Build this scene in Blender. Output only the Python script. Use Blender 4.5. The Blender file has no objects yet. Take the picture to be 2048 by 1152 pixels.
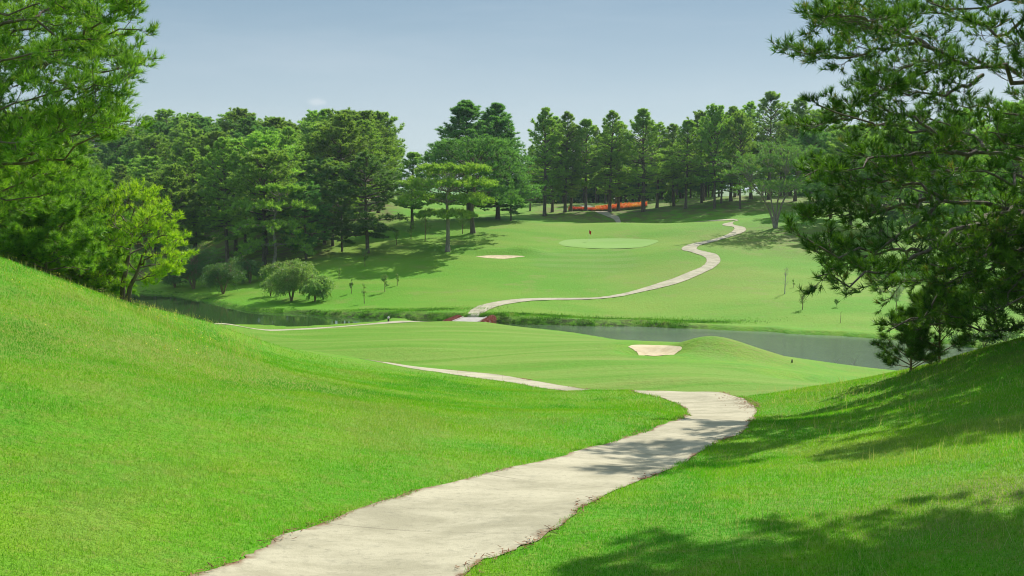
import bpy, math, random
import numpy as np
from mathutils import Vector
rng = np.random.default_rng(7)
random.seed(7)
PI = math.pi
S = bpy.context.scene
COL = S.collection

# ------------------------------------------------------------------ camera
F = 2200.0
PITCH = math.atan(176.0 / F)
cam_d = bpy.data.cameras.new('camera')
cam_d.sensor_width = 36.0
cam_d.lens = 36.0 * F / 2048.0
cam_d.clip_start = 0.1
cam_d.clip_end = 9000
cam = bpy.data.objects.new('camera', cam_d)
COL.objects.link(cam)
cam.rotation_euler = (PI / 2 - PITCH, 0, 0)
S.camera = cam
CP, SP = math.cos(PITCH), math.sin(PITCH)

def ray(px, py):
    """direction with y = 1 for a pixel of the 2048x1152 photograph"""
    px = np.asarray(px, float); py = np.asarray(py, float)
    x = (px - 1024) / F; v = -(py - 576) / F
    y = CP + v * SP
    z = -SP + v * CP
    return x / y, z / y

def P3(px, py, d):
    a, b = ray(px, py)
    return (float(a * d), float(d), float(b * d))

# ------------------------------------------------------------------ scene helpers
def tag(o, label=None, cat=None, group=None, kind=None):
    if label: o['label'] = label
    if cat: o['category'] = cat
    if group: o['group'] = group
    if kind: o['kind'] = kind
    return o

def mesh_np(name, verts, faces, mat=None, parent=None, smooth=False, attrs=None, fmat=None, mats=None):
    verts = np.ascontiguousarray(verts, dtype=np.float32)
    me = bpy.data.meshes.new(name)
    if not isinstance(faces, (list, tuple)): faces = [faces]
    faces = [np.asarray(f, dtype=np.int32) for f in faces if len(f)]
    nl = sum(f.size for f in faces); nf = sum(len(f) for f in faces)
    me.vertices.add(len(verts)); me.vertices.foreach_set('co', verts.ravel())
    me.loops.add(nl); me.loops.foreach_set('vertex_index', np.concatenate([f.ravel() for f in faces]))
    starts = []; s = 0
    for f in faces:
        k = f.shape[1]
        starts.append(s + np.arange(len(f), dtype=np.int32) * k); s += f.size
    me.polygons.add(nf); me.polygons.foreach_set('loop_start', np.concatenate(starts).astype(np.int32))
    me.polygons.foreach_set('use_smooth', np.full(nf, smooth, dtype=bool))
    if attrs:
        for k, a in attrs.items():
            a = np.asarray(a, dtype=np.float32)
            if a.ndim == 1:
                at = me.attributes.new(k, 'FLOAT', 'POINT'); at.data.foreach_set('value', a)
            else:
                at = me.attributes.new(k, 'FLOAT_COLOR', 'POINT')
                at.data.foreach_set('color', np.ascontiguousarray(np.c_[a, np.ones((len(a), 4 - a.shape[1]))], dtype=np.float32).ravel())
    me.update(calc_edges=True)
    if mat: me.materials.append(mat)
    if mats:
        for m in mats: me.materials.append(m)
    if fmat is not None: me.polygons.foreach_set('material_index', np.asarray(fmat, dtype=np.int32))
    o = bpy.data.objects.new(name, me)
    COL.objects.link(o)
    if parent: o.parent = parent
    return o

def empty(name, loc, rz=0.0):
    o = bpy.data.objects.new(name, None)
    o.empty_display_size = 0.5
    COL.objects.link(o); o.location = loc; o.rotation_euler = (0, 0, rz)
    return o

def copy_tree(o, parent=None):
    c = o.copy(); COL.objects.link(c); c.parent = parent
    for ch in list(o.children): copy_tree(ch, c)
    return c

def value_noise(x, y, seed=0):
    """smooth 2-D value noise in [-1, 1]"""
    xi = np.floor(x).astype(np.int64); yi = np.floor(y).astype(np.int64)
    fx = x - xi; fy = y - yi
    fx = fx * fx * (3 - 2 * fx); fy = fy * fy * (3 - 2 * fy)
    def h(a, b):
        n = (a * 374761393 + b * 668265263 + seed * 1442695041) & 0x7fffffff
        n = (n ^ (n >> 13)) * 1274126177 & 0x7fffffff
        return ((n ^ (n >> 16)) & 0xffff) / 32767.5 - 1
    return (h(xi, yi) * (1 - fx) + h(xi + 1, yi) * fx) * (1 - fy) + (h(xi, yi + 1) * (1 - fx) + h(xi + 1, yi + 1) * fx) * fy

def smoothstep(a, b, x):
    t = np.clip((x - a) / (b - a), 0, 1)
    return t * t * (3 - 2 * t)

def catmull(pts, n):
    p = np.asarray(pts, float)
    p = np.vstack([2 * p[0] - p[1], p, 2 * p[-1] - p[-2]])
    out = []
    for i in range(1, len(p) - 2):
        t = np.linspace(0, 1, n, endpoint=False)[:, None]
        a, b, c, d = p[i - 1], p[i], p[i + 1], p[i + 2]
        out.append(0.5 * (2 * b + (c - a) * t + (2 * a - 5 * b + 4 * c - d) * t ** 2 + (3 * b - a - 3 * c + d) * t ** 3))
    out.append(p[-2][None])
    return np.vstack(out)

# ------------------------------------------------------------------ terrain
WL = -14.5                                   # water level, eye at 0
CT = [  # (px, py, distance): ground control points
 (680,1152,12.5),(950,1010,16.5),(1150,930,21),(1300,875,26),(1420,838,33),(1430,795,42),(1260,783,47),(1160,779,51),
 (1000,754,59),(860,736,66),(800,729,70),
 (0,1152,11),(0,900,17),(0,700,26),(0,600,33),(0,517,40),(0,560,52),(0,600,80),(0,590,120),
 (200,1152,11.5),(200,800,21),(200,680,32),(200,588,44),(200,625,58),(200,640,85),
 (300,1000,15),(440,800,24),(440,700,38),(430,648,53),(440,690,66),(440,694,80),
 (600,900,20),(600,780,32),(480,682,60),(540,693,62),(600,700,64),(626,704,66),(540,706,52),(620,722,52),(500,716,44),(600,684,94),(620,722,76),(763,725,68),(500,702,83),(420,690,92),(395,664,103),(405,646,111),(450,643,116),(540,690,76),(700,735,73),(1200,780,44),(1200,790,49.5),
 (1000,900,22),(1000,820,34),(1180,790,43),(1310,820,32),(800,800,33),(800,760,48),
 (900,641,121),(800,648,118),(700,652,116),(600,659,113),(500,658,108),(330,662,100),(540,662,118),(475,650,119),(600,661,117),(510,661,113),(560,665,108),
 (1000,662,110),(1000,700,84),(1100,674,106),(1150,720,68),(800,690,86),(650,684,96),(1000,730,68),
 (1400,758,51),(1400,738,59),(1300,722,68),(1300,700,77),(1200,690,82),(1300,683,92),(1200,680,98),
 (1550,740,64),(1680,743,76),(1600,760,57),(1680,774,49),(1560,718,76),(1800,742,76),(1900,770,70),
 (930,620,135),(1000,606,141),(1100,600,144),(1200,597,147),(1300,580,153),(1400,540,168),(1440,520,176),(1390,497,185),
 (1460,475,199),(1480,455,212),(1400,446,219),(1250,445,223),(1300,452,233),(1240,443,243),(1200,425,262),(1180,417,270),
 (1087,433,250),(1170,422,254),(1285,423,252),(1400,412,258),(1500,407,258),(1600,402,262),(1400,401,280),(1480,392,288),
 (1300,404,290),(1100,408,300),(1450,398,340),
 (1000,450,219),(1000,431,245),(1050,407,285),(950,466,205),(895,503,186),(1000,514,180),(1220,486,202),(1220,540,172),
 (1100,560,163),(900,560,162),(800,600,147),(700,560,163),(735,506,187),(610,526,180),(590,602,150),(700,612,143),
 (820,440,226),(824,458,212),(900,430,250),(850,405,300),
 (500,570,168),(430,590,160),(330,570,178),(200,566,190),(250,548,213),(100,566,190),(-100,566,190),
 (300,465,240),(300,388,290),(200,360,330),(500,462,222),(500,400,262),(600,428,240),(600,380,290),(700,436,232),(750,405,270),
 (0,430,280),(0,358,350),(-200,358,340),(700,380,310),
 (1700,600,141),(1830,650,124),(1550,570,156),(1600,525,176),(1600,482,195),(1600,452,210),(1700,500,188),(1900,510,184),
 (1900,440,228),(2100,530,168),(2100,455,225),(1960,650,125),(1800,560,158),(2300,540,160),(2300,430,250),(1200,635,133),(1400,640,131),
 (1800,402,290),(2200,400,300),
 (1510,845,32),(1500,785,44),(1580,778,45),(1700,800,35),(1800,747,44),(1740,769,46),(1900,722,40),(1960,700,37),(2048,680,34),
 (1900,765,57),(2060,750,52),(2060,750,78),(1800,775,60),
 (2048,800,23),(1800,850,24),(1600,900,22.5),(2048,900,17),(2048,1000,13.5),(2048,1152,10.5),(1500,1000,15.5),(1500,1152,11.5),
 (1230,1000,16.2),(1100,1152,12),(1700,1000,15),(1390,920,22.5),
]
wp = [P3(*c) for c in CT]
wp += [(0, 3, -3.6), (-6, 3, -3.2), (6, 3, -3.1), (-2, -6, -3.4), (-14, -8, -1.5), (14, -8, -1.5),
       (-20, 14, -1.6), (-30, 30, 0.0), (-38, 55, -1.5), (-60, 90, -6), (-110, 130, -9), (18, 14, -2.2), (26, 28, -2.2), (34, 46, -3.0),
       (48, 70, -7), (75, 100, -10), (115, 120, -12), (130, 180, -4), (150, 260, 2), (-130, 200, -8), (-160, 280, 5), (-120, 380, 2), (0, 400, -8), (120, 400, -2)]
wp = np.array(wp)
SC = 40.0
def U(r2):
    return 0.5 * r2 * np.log(r2 + 1e-9)
def tps_fit(p):
    X = p[:, :2] / SC; n = len(X)
    r2 = ((X[:, None] - X[None]) ** 2).sum(-1)
    K = U(r2) + np.eye(n) * 0.0006
    A = np.zeros((n + 3, n + 3)); A[:n, :n] = K
    Q = np.c_[np.ones(n), X]; A[:n, n:] = Q; A[n:, :n] = Q.T
    b = np.zeros(n + 3); b[:n] = p[:, 2]
    return np.linalg.solve(A, b), X
TW, TX = tps_fit(wp)
def tps(x, y):
    out = np.empty(len(x))
    for i in range(0, len(x), 20000):
        X = np.c_[x[i:i + 20000], y[i:i + 20000]] / SC
        r2 = ((X[:, None] - TX[None]) ** 2).sum(-1)
        out[i:i + 20000] = U(r2) @ TW[:-3] + TW[-3] + X @ TW[-2:]
    return out

def at_z(px, py, z=WL):
    a, b = ray(px, py); d = z / b
    return (float(a * d), float(d))
def pd(px, d):
    return (float((px - 1024) / F * d), float(d))
# pond outline: far shore from pixels, near shore (mostly hidden) from distances
POND = [at_z(-250, 586), at_z(0, 585), at_z(179, 582), at_z(305, 588), at_z(345, 591), at_z(380, 598), at_z(425, 606), at_z(455, 614), at_z(493, 622),
        at_z(530, 625), at_z(568, 626), at_z(606, 628), at_z(645, 632), at_z(681, 634), at_z(733, 636), at_z(798, 639), pd(870, 132), pd(930, 131), pd(985, 129.3),
        at_z(1040, 649), at_z(1100, 650), at_z(1194, 653), at_z(1280, 653), at_z(1350, 656.5), at_z(1420, 659), at_z(1489, 662.5), at_z(1545, 664), at_z(1593, 669),
        at_z(1680, 672), at_z(1763, 678.5), at_z(1850, 683), at_z(1921, 692), at_z(1966, 697.5), at_z(2060, 702), at_z(2170, 712), pd(2190, 90),
        pd(2050, 84), pd(1900, 83), pd(1760, 86), pd(1640, 89), pd(1560, 93), pd(1460, 99), pd(1370, 104), pd(1300, 108), pd(1211, 113.5), at_z(1177, 674),
        at_z(1120, 667), at_z(1058, 661), at_z(1010, 655), pd(975, 126), pd(935, 125), pd(870, 126), at_z(798, 644.5), at_z(750, 648), at_z(690, 652), at_z(627, 656),
        at_z(590, 657.5), pd(562, 124), pd(510, 125), pd(465, 125), pd(421, 122), pd(360, 116), pd(300, 112), pd(150, 112), pd(0, 118), pd(-250, 125)]
POND = np.array(POND)
PONDC = catmull(np.vstack([POND, POND[:1]]), 3)[:-1]

def poly_sd(x, y, poly):
    """signed distance, negative inside"""
    n = len(poly); d2 = np.full(len(x), 1e18); ins = np.zeros(len(x), bool)
    for i in range(n):
        ax, ay = poly[i]; bx, by = poly[(i + 1) % n]
        ex, ey = bx - ax, by - ay
        wx, wy = x - ax, y - ay
        t = np.clip((wx * ex + wy * ey) / (ex * ex + ey * ey + 1e-12), 0, 1)
        d2 = np.minimum(d2, (wx - ex * t) ** 2 + (wy - ey * t) ** 2)
        c = (ay > y) != (by > y)
        with np.errstate(divide='ignore', invalid='ignore'):
            ins ^= c & (x < (bx - ax) * (y - ay) / (by - ay + 1e-18) + ax)
    return np.sqrt(d2) * np.where(ins, -1, 1)

def bump(x, y, c, rx, ry, h, ang=0.0, p=1.0):
    ca, sa = math.cos(ang), math.sin(ang)
    u = ((x - c[0]) * ca + (y - c[1]) * sa) / rx; v = (-(x - c[0]) * sa + (y - c[1]) * ca) / ry
    return h * np.exp(-(u * u + v * v) ** p)

NB = pd(1312, 76); FB = pd(1000, 180.5)
def base_h(x, y):
    z = tps(x, y)
    r = np.hypot(x, y)
    far = smoothstep(360, 460, r)
    z = z * (1 - far) + far * (-14 + 6 * value_noise(x / 260, y / 260, 3) + (22 + 22 * value_noise(x / 700, y / 700, 4)) * smoothstep(700, 1700, r))
    # mounds and bunkers
    m = (x > -20) & (x < 45) & (y > 50) & (y < 110)
    if m.any():
        xm, ym = x[m], y[m]
        q = bump(xm, ym, pd(1422, 77.5), 2.9, 2.6, 0.85, 0.15)
        q += bump(xm, ym, pd(1490, 77), 4.0, 3.4, 0.30)
        q += bump(xm, ym, pd(1350, 83), 5.5, 2.2, 0.25)
        q -= bump(xm, ym, pd(1312, 76.5), 2.3, 2.3, 0.55, 0, 1.6)
        q -= bump(xm, ym, pd(1700, 60), 3.5, 2.6, 0.45)
        z[m] += q
    m = (x > -30) & (x < 40) & (y > 160) & (y < 240)
    if m.any():
        xm, ym = x[m], y[m]
        q = -bump(xm, ym, pd(1004, 181), 5.0, 1.8, 0.25, 0, 1.6)
        q += bump(xm, ym, pd(1050, 186.4), 3.2, 1.5, 0.9)
        q += bump(xm, ym, pd(990, 185.5), 4.0, 1.6, 0.5)
        z[m] += q
    z += 0.10 * value_noise(x / 6.0, y / 6.0, 11) * smoothstep(30, 70, r) + 0.03 * value_noise(x / 1.7, y / 1.7, 12) * smoothstep(70, 40, r)
    return z

def ground(x, y):
    x = np.atleast_1d(np.asarray(x, float)); y = np.atleast_1d(np.asarray(y, float))
    z = base_h(x, y)
    m = (x > PONDC[:, 0].min() - 14) & (x < PONDC[:, 0].max() + 14) & (y > PONDC[:, 1].min() - 14) & (y < PONDC[:, 1].max() + 14)
    if m.any():
        xm, ym = x[m], y[m]
        s = poly_sd(xm, ym, PONDC)
        n = value_noise(xm / 1.3, ym / 1.3, 21)
        farbank = smoothstep(0, 1, (ym - 124 + xm * 0.12) / 6) * smoothstep(-30, -12, xm) * (0.55 + 0.45 * smoothstep(35, 10, xm))
        farbank = farbank * 0.8
        lip = WL + 0.08 + (0.28 + 0.45 * farbank) * smoothstep(0, 0.9, s + 0.35 * n) + 0.06 * np.clip(s, 0, 8)
        w = np.exp(-(np.clip(s, 0, None) / 3.2) ** 2)
        zo = z[m] * (1 - w) + lip * w
        zo = np.maximum(zo, WL + 0.12 * smoothstep(0, 0.6, s))
        zi = WL - 0.05 - np.minimum(1.4, -s * 0.6)
        z[m] = np.where(s > 0, zo, zi)
    return z

_DS = np.exp(np.linspace(math.log(4.0), math.log(420.0), 2200))
def hit(px, py, dmin=4.0):
    a, b = ray(px, py)
    d = _DS[_DS >= dmin]
    g = ground(a * d, d)
    below = g > b * d
    if not below.any():
        i = len(d) - 1; dd = d[i]
    else:
        i = int(np.argmax(below))
        if i == 0: dd = d[0]
        else:
            f0 = b * d[i - 1] - g[i - 1]; f1 = g[i] - b * d[i]
            dd = d[i - 1] + (d[i] - d[i - 1]) * f0 / (f0 + f1 + 1e-12)
    return (float(a * dd), float(dd), float(ground([a * dd], [dd])[0]))
def gz(x, y): return float(ground([x], [y])[0])
def gpt(px, d):
    x, y = pd(px, d); return (x, y, gz(x, y))

# ------------------------------------------------------------------ material helpers
def new_mat(name):
    m = bpy.data.materials.new(name); m.use_nodes = True
    nt = m.node_tree
    for n in list(nt.nodes): nt.nodes.remove(n)
    return m, nt
class N:
    def __init__(s, nt): s.nt = nt
    def __call__(s, typ, **kw):
        n = s.nt.nodes.new(typ)
        ins = kw.pop('ins', {})
        for k, v in kw.items(): setattr(n, k, v)
        for k, v in ins.items():
            if hasattr(v, 'is_linked') or isinstance(v, bpy.types.NodeSocket): s.nt.links.new(v, n.inputs[k])
            else: n.inputs[k].default_value = v
        return n
    def mix(s, f, a, b, bt='MIX'):
        n = s.nt.nodes.new('ShaderNodeMix'); n.data_type = 'RGBA'; n.blend_type = bt
        for k, v in ((0, f), (6, a), (7, b)):
            if isinstance(v, bpy.types.NodeSocket): s.nt.links.new(v, n.inputs[k])
            else: n.inputs[k].default_value = (v if k == 0 else (*v, 1.0) if len(v) == 3 else v)
        return n.outputs[2]
    def math(s, op, a, b=0.0, clamp=False):
        n = s.nt.nodes.new('ShaderNodeMath'); n.operation = op; n.use_clamp = clamp
        for k, v in ((0, a), (1, b)):
            if isinstance(v, bpy.types.NodeSocket): s.nt.links.new(v, n.inputs[k])
            else: n.inputs[k].default_value = v
        return n.outputs[0]
    def noise(s, vec, scale, detail=3.0, rough=0.55, dist=0.0):
        n = s('ShaderNodeTexNoise', ins={'Vector': vec, 'Scale': scale, 'Detail': detail, 'Roughness': rough, 'Distortion': dist})
        return n.outputs[0]
    def ramp(s, f, a, b):
        n = s('ShaderNodeMapRange', ins={0: f, 1: a, 2: b, 3: 0.0, 4: 1.0}); n.interpolation_type = 'SMOOTHSTEP'
        return n.outputs[0]
    def scaled(s, vec, sc, rot=(0, 0, 0)):
        return s('ShaderNodeMapping', ins={'Vector': vec, 'Scale': sc, 'Rotation': rot}).outputs[0]
    def link(s, a, b): s.nt.links.new(a, b)

def grass_colors():
    return dict(lush=(0.115, 0.350, 0.006), mid=(0.180, 0.370, 0.012), fair=(0.150, 0.320, 0.012), pale=(0.255, 0.370, 0.060),
                dry=(0.270, 0.280, 0.060), litter=(0.180, 0.120, 0.065))
GC = grass_colors()

def mat_ground():
    m, nt = new_mat('turf'); n = N(nt)
    geo = n('ShaderNodeNewGeometry'); pos = geo.outputs['Position']
    at = n('ShaderNodeAttribute', attribute_name='zone')
    sep = n('ShaderNodeSeparateColor', ins={0: at.outputs['Color']})
    fair, dry, lit = sep.outputs[0], sep.outputs[1], sep.outputs[2]
    at2 = n('ShaderNodeAttribute', attribute_name='zone2')
    sep2 = n('ShaderNodeSeparateColor', ins={0: at2.outputs['Color']})
    bank, far, stripe = sep2.outputs[0], sep2.outputs[1], sep2.outputs[2]
    n1 = n.noise(pos, 0.35, 4, 0.6); n2 = n.noise(pos, 3.0, 4, 0.65); n3 = n.noise(pos, 22.0, 3, 0.7)
    # rough grass
    rough = n.mix(n.ramp(n1, 0.35, 0.65), GC['lush'], GC['mid'])
    n0 = n.noise(n.scaled(pos, (0.22, 0.13, 0.2)), 1.0, 5, 0.62)
    rough = n.mix(n.math('MULTIPLY', n.ramp(n0, 0.5, 0.68), 0.55), rough, (0.20, 0.33, 0.045))
    rough = n.mix(n.math('MULTIPLY', n.ramp(n0, 0.48, 0.34), 0.5), rough, (0.060, 0.290, 0.006))
    rough = n.mix(n.math('MULTIPLY', n.ramp(n2, 0.45, 0.75), 0.45), rough, GC['dry'])
    # mown fairway with wandering mower streaks
    sv = n.scaled(pos, (0.035, 0.30, 0.05), (0, 0, -0.22))
    s1 = n.noise(sv, 1.0, 5, 0.62, 0.35)
    fw = n.mix(n.ramp(s1, 0.32, 0.70), (0.115, 0.310, 0.006), GC['pale'])
    fw = n.mix(0.2, fw, GC['fair'])
    fw = n.mix(n.math('MULTIPLY', n.ramp(n.noise(n.scaled(pos, (0.06, 0.14, 0.1)), 1.0, 3, 0.6), 0.55, 0.75), 0.5), fw, GC['dry'])
    # far hill lawn
    f3 = n.noise(n.scaled(pos, (0.03, 0.07, 0.05)), 1.0, 4, 0.6, 0.3)
    fl = n.mix(n.ramp(f3, 0.35, 0.68), (0.118, 0.335, 0.006), (0.210, 0.360, 0.030))
    col = n.mix(fair, rough, fw)
    col = n.mix(far, col, fl)
    # straight mower bands below the green
    w = n('ShaderNodeTexWave', ins={'Vector': n.scaled(pos, (0.02, 1, 0), (0, 0, 0.02)), 'Scale': 0.062, 'Distortion': 0.6, 'Detail': 1.0}); w.bands_direction = 'Y'
    col = n.mix(n.math('MULTIPLY', stripe, 0.5), col, n.mix(n.ramp(w.outputs[1], 0.3, 0.7), (0.10, 0.30, 0.012), (0.185, 0.325, 0.06)))
    col = n.mix(n.math('MULTIPLY', dry, n.ramp(n2, 0.2, 0.6)), col, GC['dry'])
    lf = n.math('MULTIPLY', lit, n.ramp(n.noise(pos, 0.5, 5, 0.65), 0.38, 0.6))
    col = n.mix(lf, col, GC['litter'])
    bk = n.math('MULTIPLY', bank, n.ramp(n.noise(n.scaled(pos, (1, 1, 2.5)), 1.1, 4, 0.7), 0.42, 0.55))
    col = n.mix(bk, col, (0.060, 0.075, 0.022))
    # fine mottling of the sward
    nm = n.noise(n.scaled(pos, (1, 1, 1)), 1.1, 7, 0.72)
    col = n.mix(n.math('MULTIPLY', n.ramp(nm, 0.42, 0.62), 0.38), col, n.mix(1.0, col, (1.12, 0.86, 0.9), 'MULTIPLY'))
    col = n.mix(n.math('MULTIPLY', n.math('MULTIPLY', far, n.ramp(n.noise(pos, 0.16, 6, 0.68), 0.54, 0.66)), 0.45), col, (0.27, 0.29, 0.07))
    col = n.mix(n.math('MULTIPLY', n.ramp(n3, 0.3, 0.62), 0.5), col, n.mix(1.0, col, (0.58, 0.66, 0.5), 'MULTIPLY'))
    b1 = n('ShaderNodeBump', ins={'Strength': 0.5, 'Distance': 0.05, 'Height': n.noise(pos, 14.0, 4, 0.8)})
    b2 = n('ShaderNodeBump', ins={'Strength': 0.45, 'Distance': 0.4, 'Height': n.noise(pos, 2.2, 4, 0.7), 'Normal': b1.outputs[0]})
    bs = n('ShaderNodeBsdfPrincipled', ins={'Base Color': col, 'Roughness': 0.85, 'Normal': b2.outputs[0], 'Specular IOR Level': 0.15})
    out = n('ShaderNodeOutputMaterial'); n.link(bs.outputs[0], out.inputs[0])
    return m

def mat_simple(name, col, rough=0.8, var=None, vscale=3.0, bump=0.0, bscale=20.0, spec=0.3, detail=4, coords='pos', stretch=(1, 1, 1)):
    m, nt = new_mat(name); n = N(nt)
    geo = n('ShaderNodeNewGeometry'); pos = geo.outputs['Position']
    if coords == 'obj':
        pos = n('ShaderNodeTexCoord').outputs['Object']
    pos = n.scaled(pos, stretch)
    c = n.mix(n.ramp(n.noise(pos, vscale, detail, 0.6), 0.35, 0.65), col, var if var else col)
    bs = n('ShaderNodeBsdfPrincipled', ins={'Base Color': c, 'Roughness': rough, 'Specular IOR Level': spec})
    if bump:
        b = n('ShaderNodeBump', ins={'Strength': 0.6, 'Distance': bump, 'Height': n.noise(pos, bscale, 4, 0.7)})
        n.link(b.outputs[0], bs.inputs['Normal'])
    out = n('ShaderNodeOutputMaterial'); n.link(bs.outputs[0], out.inputs[0])
    return m

def mat_foliage(name, cols, trans=0.35, rough=0.55, obj_var=0.25):
    """cols: dark needle, bright needle, old/yellow needle; 'tint' attribute 0..1 per tuft"""
    m, nt = new_mat(name); n = N(nt)
    at = n('ShaderNodeAttribute', attribute_name='tint').outputs['Fac']
    oi = n('ShaderNodeObjectInfo').outputs['Random']
    c = n.mix(n.ramp(at, 0.0, 0.7), cols[0], cols[1])
    c = n.mix(n.ramp(at, 0.86, 1.0), c, cols[2])
    hs = n('ShaderNodeHueSaturation', ins={'Hue': n.math('ADD', 0.5 - 0.035 * obj_var, n.math('MULTIPLY', oi, 0.07 * obj_var)), 'Saturation': 1.0,
                                           'Value': n.math('ADD', 1 - obj_var * 0.9, n.math('MULTIPLY', oi, 1.8 * obj_var)), 'Color': c}).outputs[0]
    bs = n('ShaderNodeBsdfPrincipled', ins={'Base Color': hs, 'Roughness': rough, 'Specular IOR Level': 0.35})
    tr = n('ShaderNodeBsdfTranslucent', ins={'Color': n.mix(1.0, hs, (1.25, 1.35, 0.6), 'MULTIPLY')})
    mx = n('ShaderNodeMixShader', ins={0: trans, 1: bs.outputs[0], 2: tr.outputs[0]})
    out = n('ShaderNodeOutputMaterial'); n.link(mx.outputs[0], out.inputs[0])
    return m

def mat_path():
    m, nt = new_mat('pale_concrete'); n = N(nt)
    pos = n('ShaderNodeNewGeometry').outputs['Position']
    ed = n('ShaderNodeAttribute', attribute_name='edge').outputs['Fac']
    a = n.noise(n.scaled(pos, (0.8, 1.2, 1)), 0.8, 7, 0.68, 0.4); b = n.noise(pos, 9.0, 4, 0.7)
    c = n.mix(n.ramp(a, 0.35, 0.65), (0.375, 0.340, 0.225), (0.535, 0.485, 0.335))
    c = n.mix(n.math('MULTIPLY', n.ramp(b, 0.5, 0.75), 0.5), c, (0.24, 0.215, 0.15))
    c = n.mix(n.math('MULTIPLY', n.ramp(n.noise(n.scaled(pos, (1, 1.6, 1)), 1.9, 6, 0.75), 0.56, 0.68), 0.35), c, (0.22, 0.21, 0.15))
    ew = n.ramp(n.math('ADD', ed, n.math('MULTIPLY', n.noise(pos, 2.2, 4, 0.7), 0.42)), 1.12, 1.26)
    c = n.mix(ew, c, (0.20, 0.105, 0.05))
    run = n('ShaderNodeAttribute', attribute_name='run').outputs['Fac']
    fr = n.math('ABSOLUTE', n.math('SUBTRACT', n.math('FRACT', n.math('ADD', n.math('DIVIDE', run, 4.2), n.math('MULTIPLY', n.noise(pos, 1.5, 3), 0.012))), 0.5))
    jn = n.math('MULTIPLY', n.math('SUBTRACT', 1.0, n.ramp(fr, 0.0, 0.008)), n.ramp(n.noise(pos, 0.8, 3), 0.35, 0.55))
    c = n.mix(n.math('MULTIPLY', jn, 0.55), c, (0.13, 0.11, 0.075))
    bp = n('ShaderNodeBump', ins={'Strength': 0.5, 'Distance': 0.02, 'Height': n.noise(pos, 26.0, 5, 0.75)})
    bs = n('ShaderNodeBsdfPrincipled', ins={'Base Color': c, 'Roughness': 0.9, 'Normal': bp.outputs[0], 'Specular IOR Level': 0.2})
    out = n('ShaderNodeOutputMaterial'); n.link(bs.outputs[0], out.inputs[0])
    return m

def mat_water():
    m, nt = new_mat('pond_water'); n = N(nt)
    pos = n('ShaderNodeNewGeometry').outputs['Position']
    # the right pond is ruffled by wind, the left one lies calm
    sx = n('ShaderNodeSeparateXYZ', ins={0: pos}).outputs[0]
    wind = n.ramp(sx, -4.0, 14.0)
    w1 = n.noise(n.scaled(pos, (0.8, 2.4, 1)), 2.2, 3, 0.6)
    w2 = n.noise(n.scaled(pos, (0.5, 0.5, 1)), 0.5, 3, 0.5)
    h = n.math('ADD', w1, n.math('MULTIPLY', w2, 0.8))
    st = n.math('ADD', 0.012, n.math('MULTIPLY', wind, 0.09))
    b = n('ShaderNodeBump', ins={'Strength': st, 'Distance': 0.15, 'Height': h})
    c = n.mix(wind, (0.045, 0.095, 0.024), (0.150, 0.195, 0.135))
    bs = n('ShaderNodeBsdfPrincipled', ins={'Base Color': c, 'Roughness': n.math('ADD', 0.02, n.math('MULTIPLY', wind, 0.06)), 'IOR': 1.33, 'Normal': b.outputs[0], 'Specular IOR Level': 0.8})
    out = n('ShaderNodeOutputMaterial'); n.link(bs.outputs[0], out.inputs[0])
    return m

M_TURF = mat_ground(); M_PATH = mat_path(); M_WATER = mat_water()
M_SAND = mat_simple('bunker_sand', (0.60, 0.47, 0.27), 0.95, (0.72, 0.58, 0.36), 1.6, 0.03, 9)
M_BARK = mat_simple('pine_bark', (0.115, 0.085, 0.062), 0.9, (0.20, 0.155, 0.12), 5, 0.03, 16, coords='obj', stretch=(1, 1, 0.35))
M_BARKP = mat_simple('pale_bark', (0.20, 0.16, 0.13), 0.9, (0.33, 0.28, 0.23), 5, 0.03, 16, coords='obj', stretch=(1, 1, 0.35))
M_BARKY = mat_simple('young_bark', (0.20, 0.13, 0.075), 0.85, (0.30, 0.21, 0.12), 9, 0.01, 30, coords='obj', stretch=(1, 1, 0.5))

# ------------------------------------------------------------------ ground areas (world polygons)
def hp(lst): return np.array([hit(*q)[:2] if len(q) == 2 else pd(q[0], q[2]) for q in lst])

GREEN = catmull(hp([(1117,487),(1122,483),(1140,479),(1200,477),(1260,477),(1300,479),(1317,482),(1306,488),(1285,494),(1240,497),(1200,497),(1160,495),(1130,492),(1117,487)]), 4)[:-1]
NSAND = catmull(hp([(1256,694),(1266,690.5),(1290,690),(1320,691),(1345,692),(1362,694),(1362,700),(1352,707),(1325,711),(1295,711),(1276,708),(1270,702),(1256,694)]), 5)[:-1]
FSAND = catmull(hp([(951,513),(975,511),(1005,510.5),(1035,511.5),(1050,513),(1035,514.5),(1020,516.5),(1003,517.5),(975,516),(951,513)]), 4)[:-1]
FAIRWAY = np.array([pd(1500, 42), pd(1230, 46), pd(1160, 49), pd(1000, 57), pd(860, 65), pd(770, 68), pd(640, 76), pd(540, 90), pd(480, 108), pd(600, 117),
                    pd(760, 119), pd(930, 123), pd(985, 125), pd(1060, 118), pd(1180, 112), pd(1240, 90), pd(1230, 76), pd(1330, 67), pd(1500, 66), pd(1580, 58), pd(1720, 50), pd(1700, 44)])
STRIPE = hp([(1070,507),(1160,500),(1250,500),(1278,515),(1283,535),(1230,545),(1100,541),(1062,530)])

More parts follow.
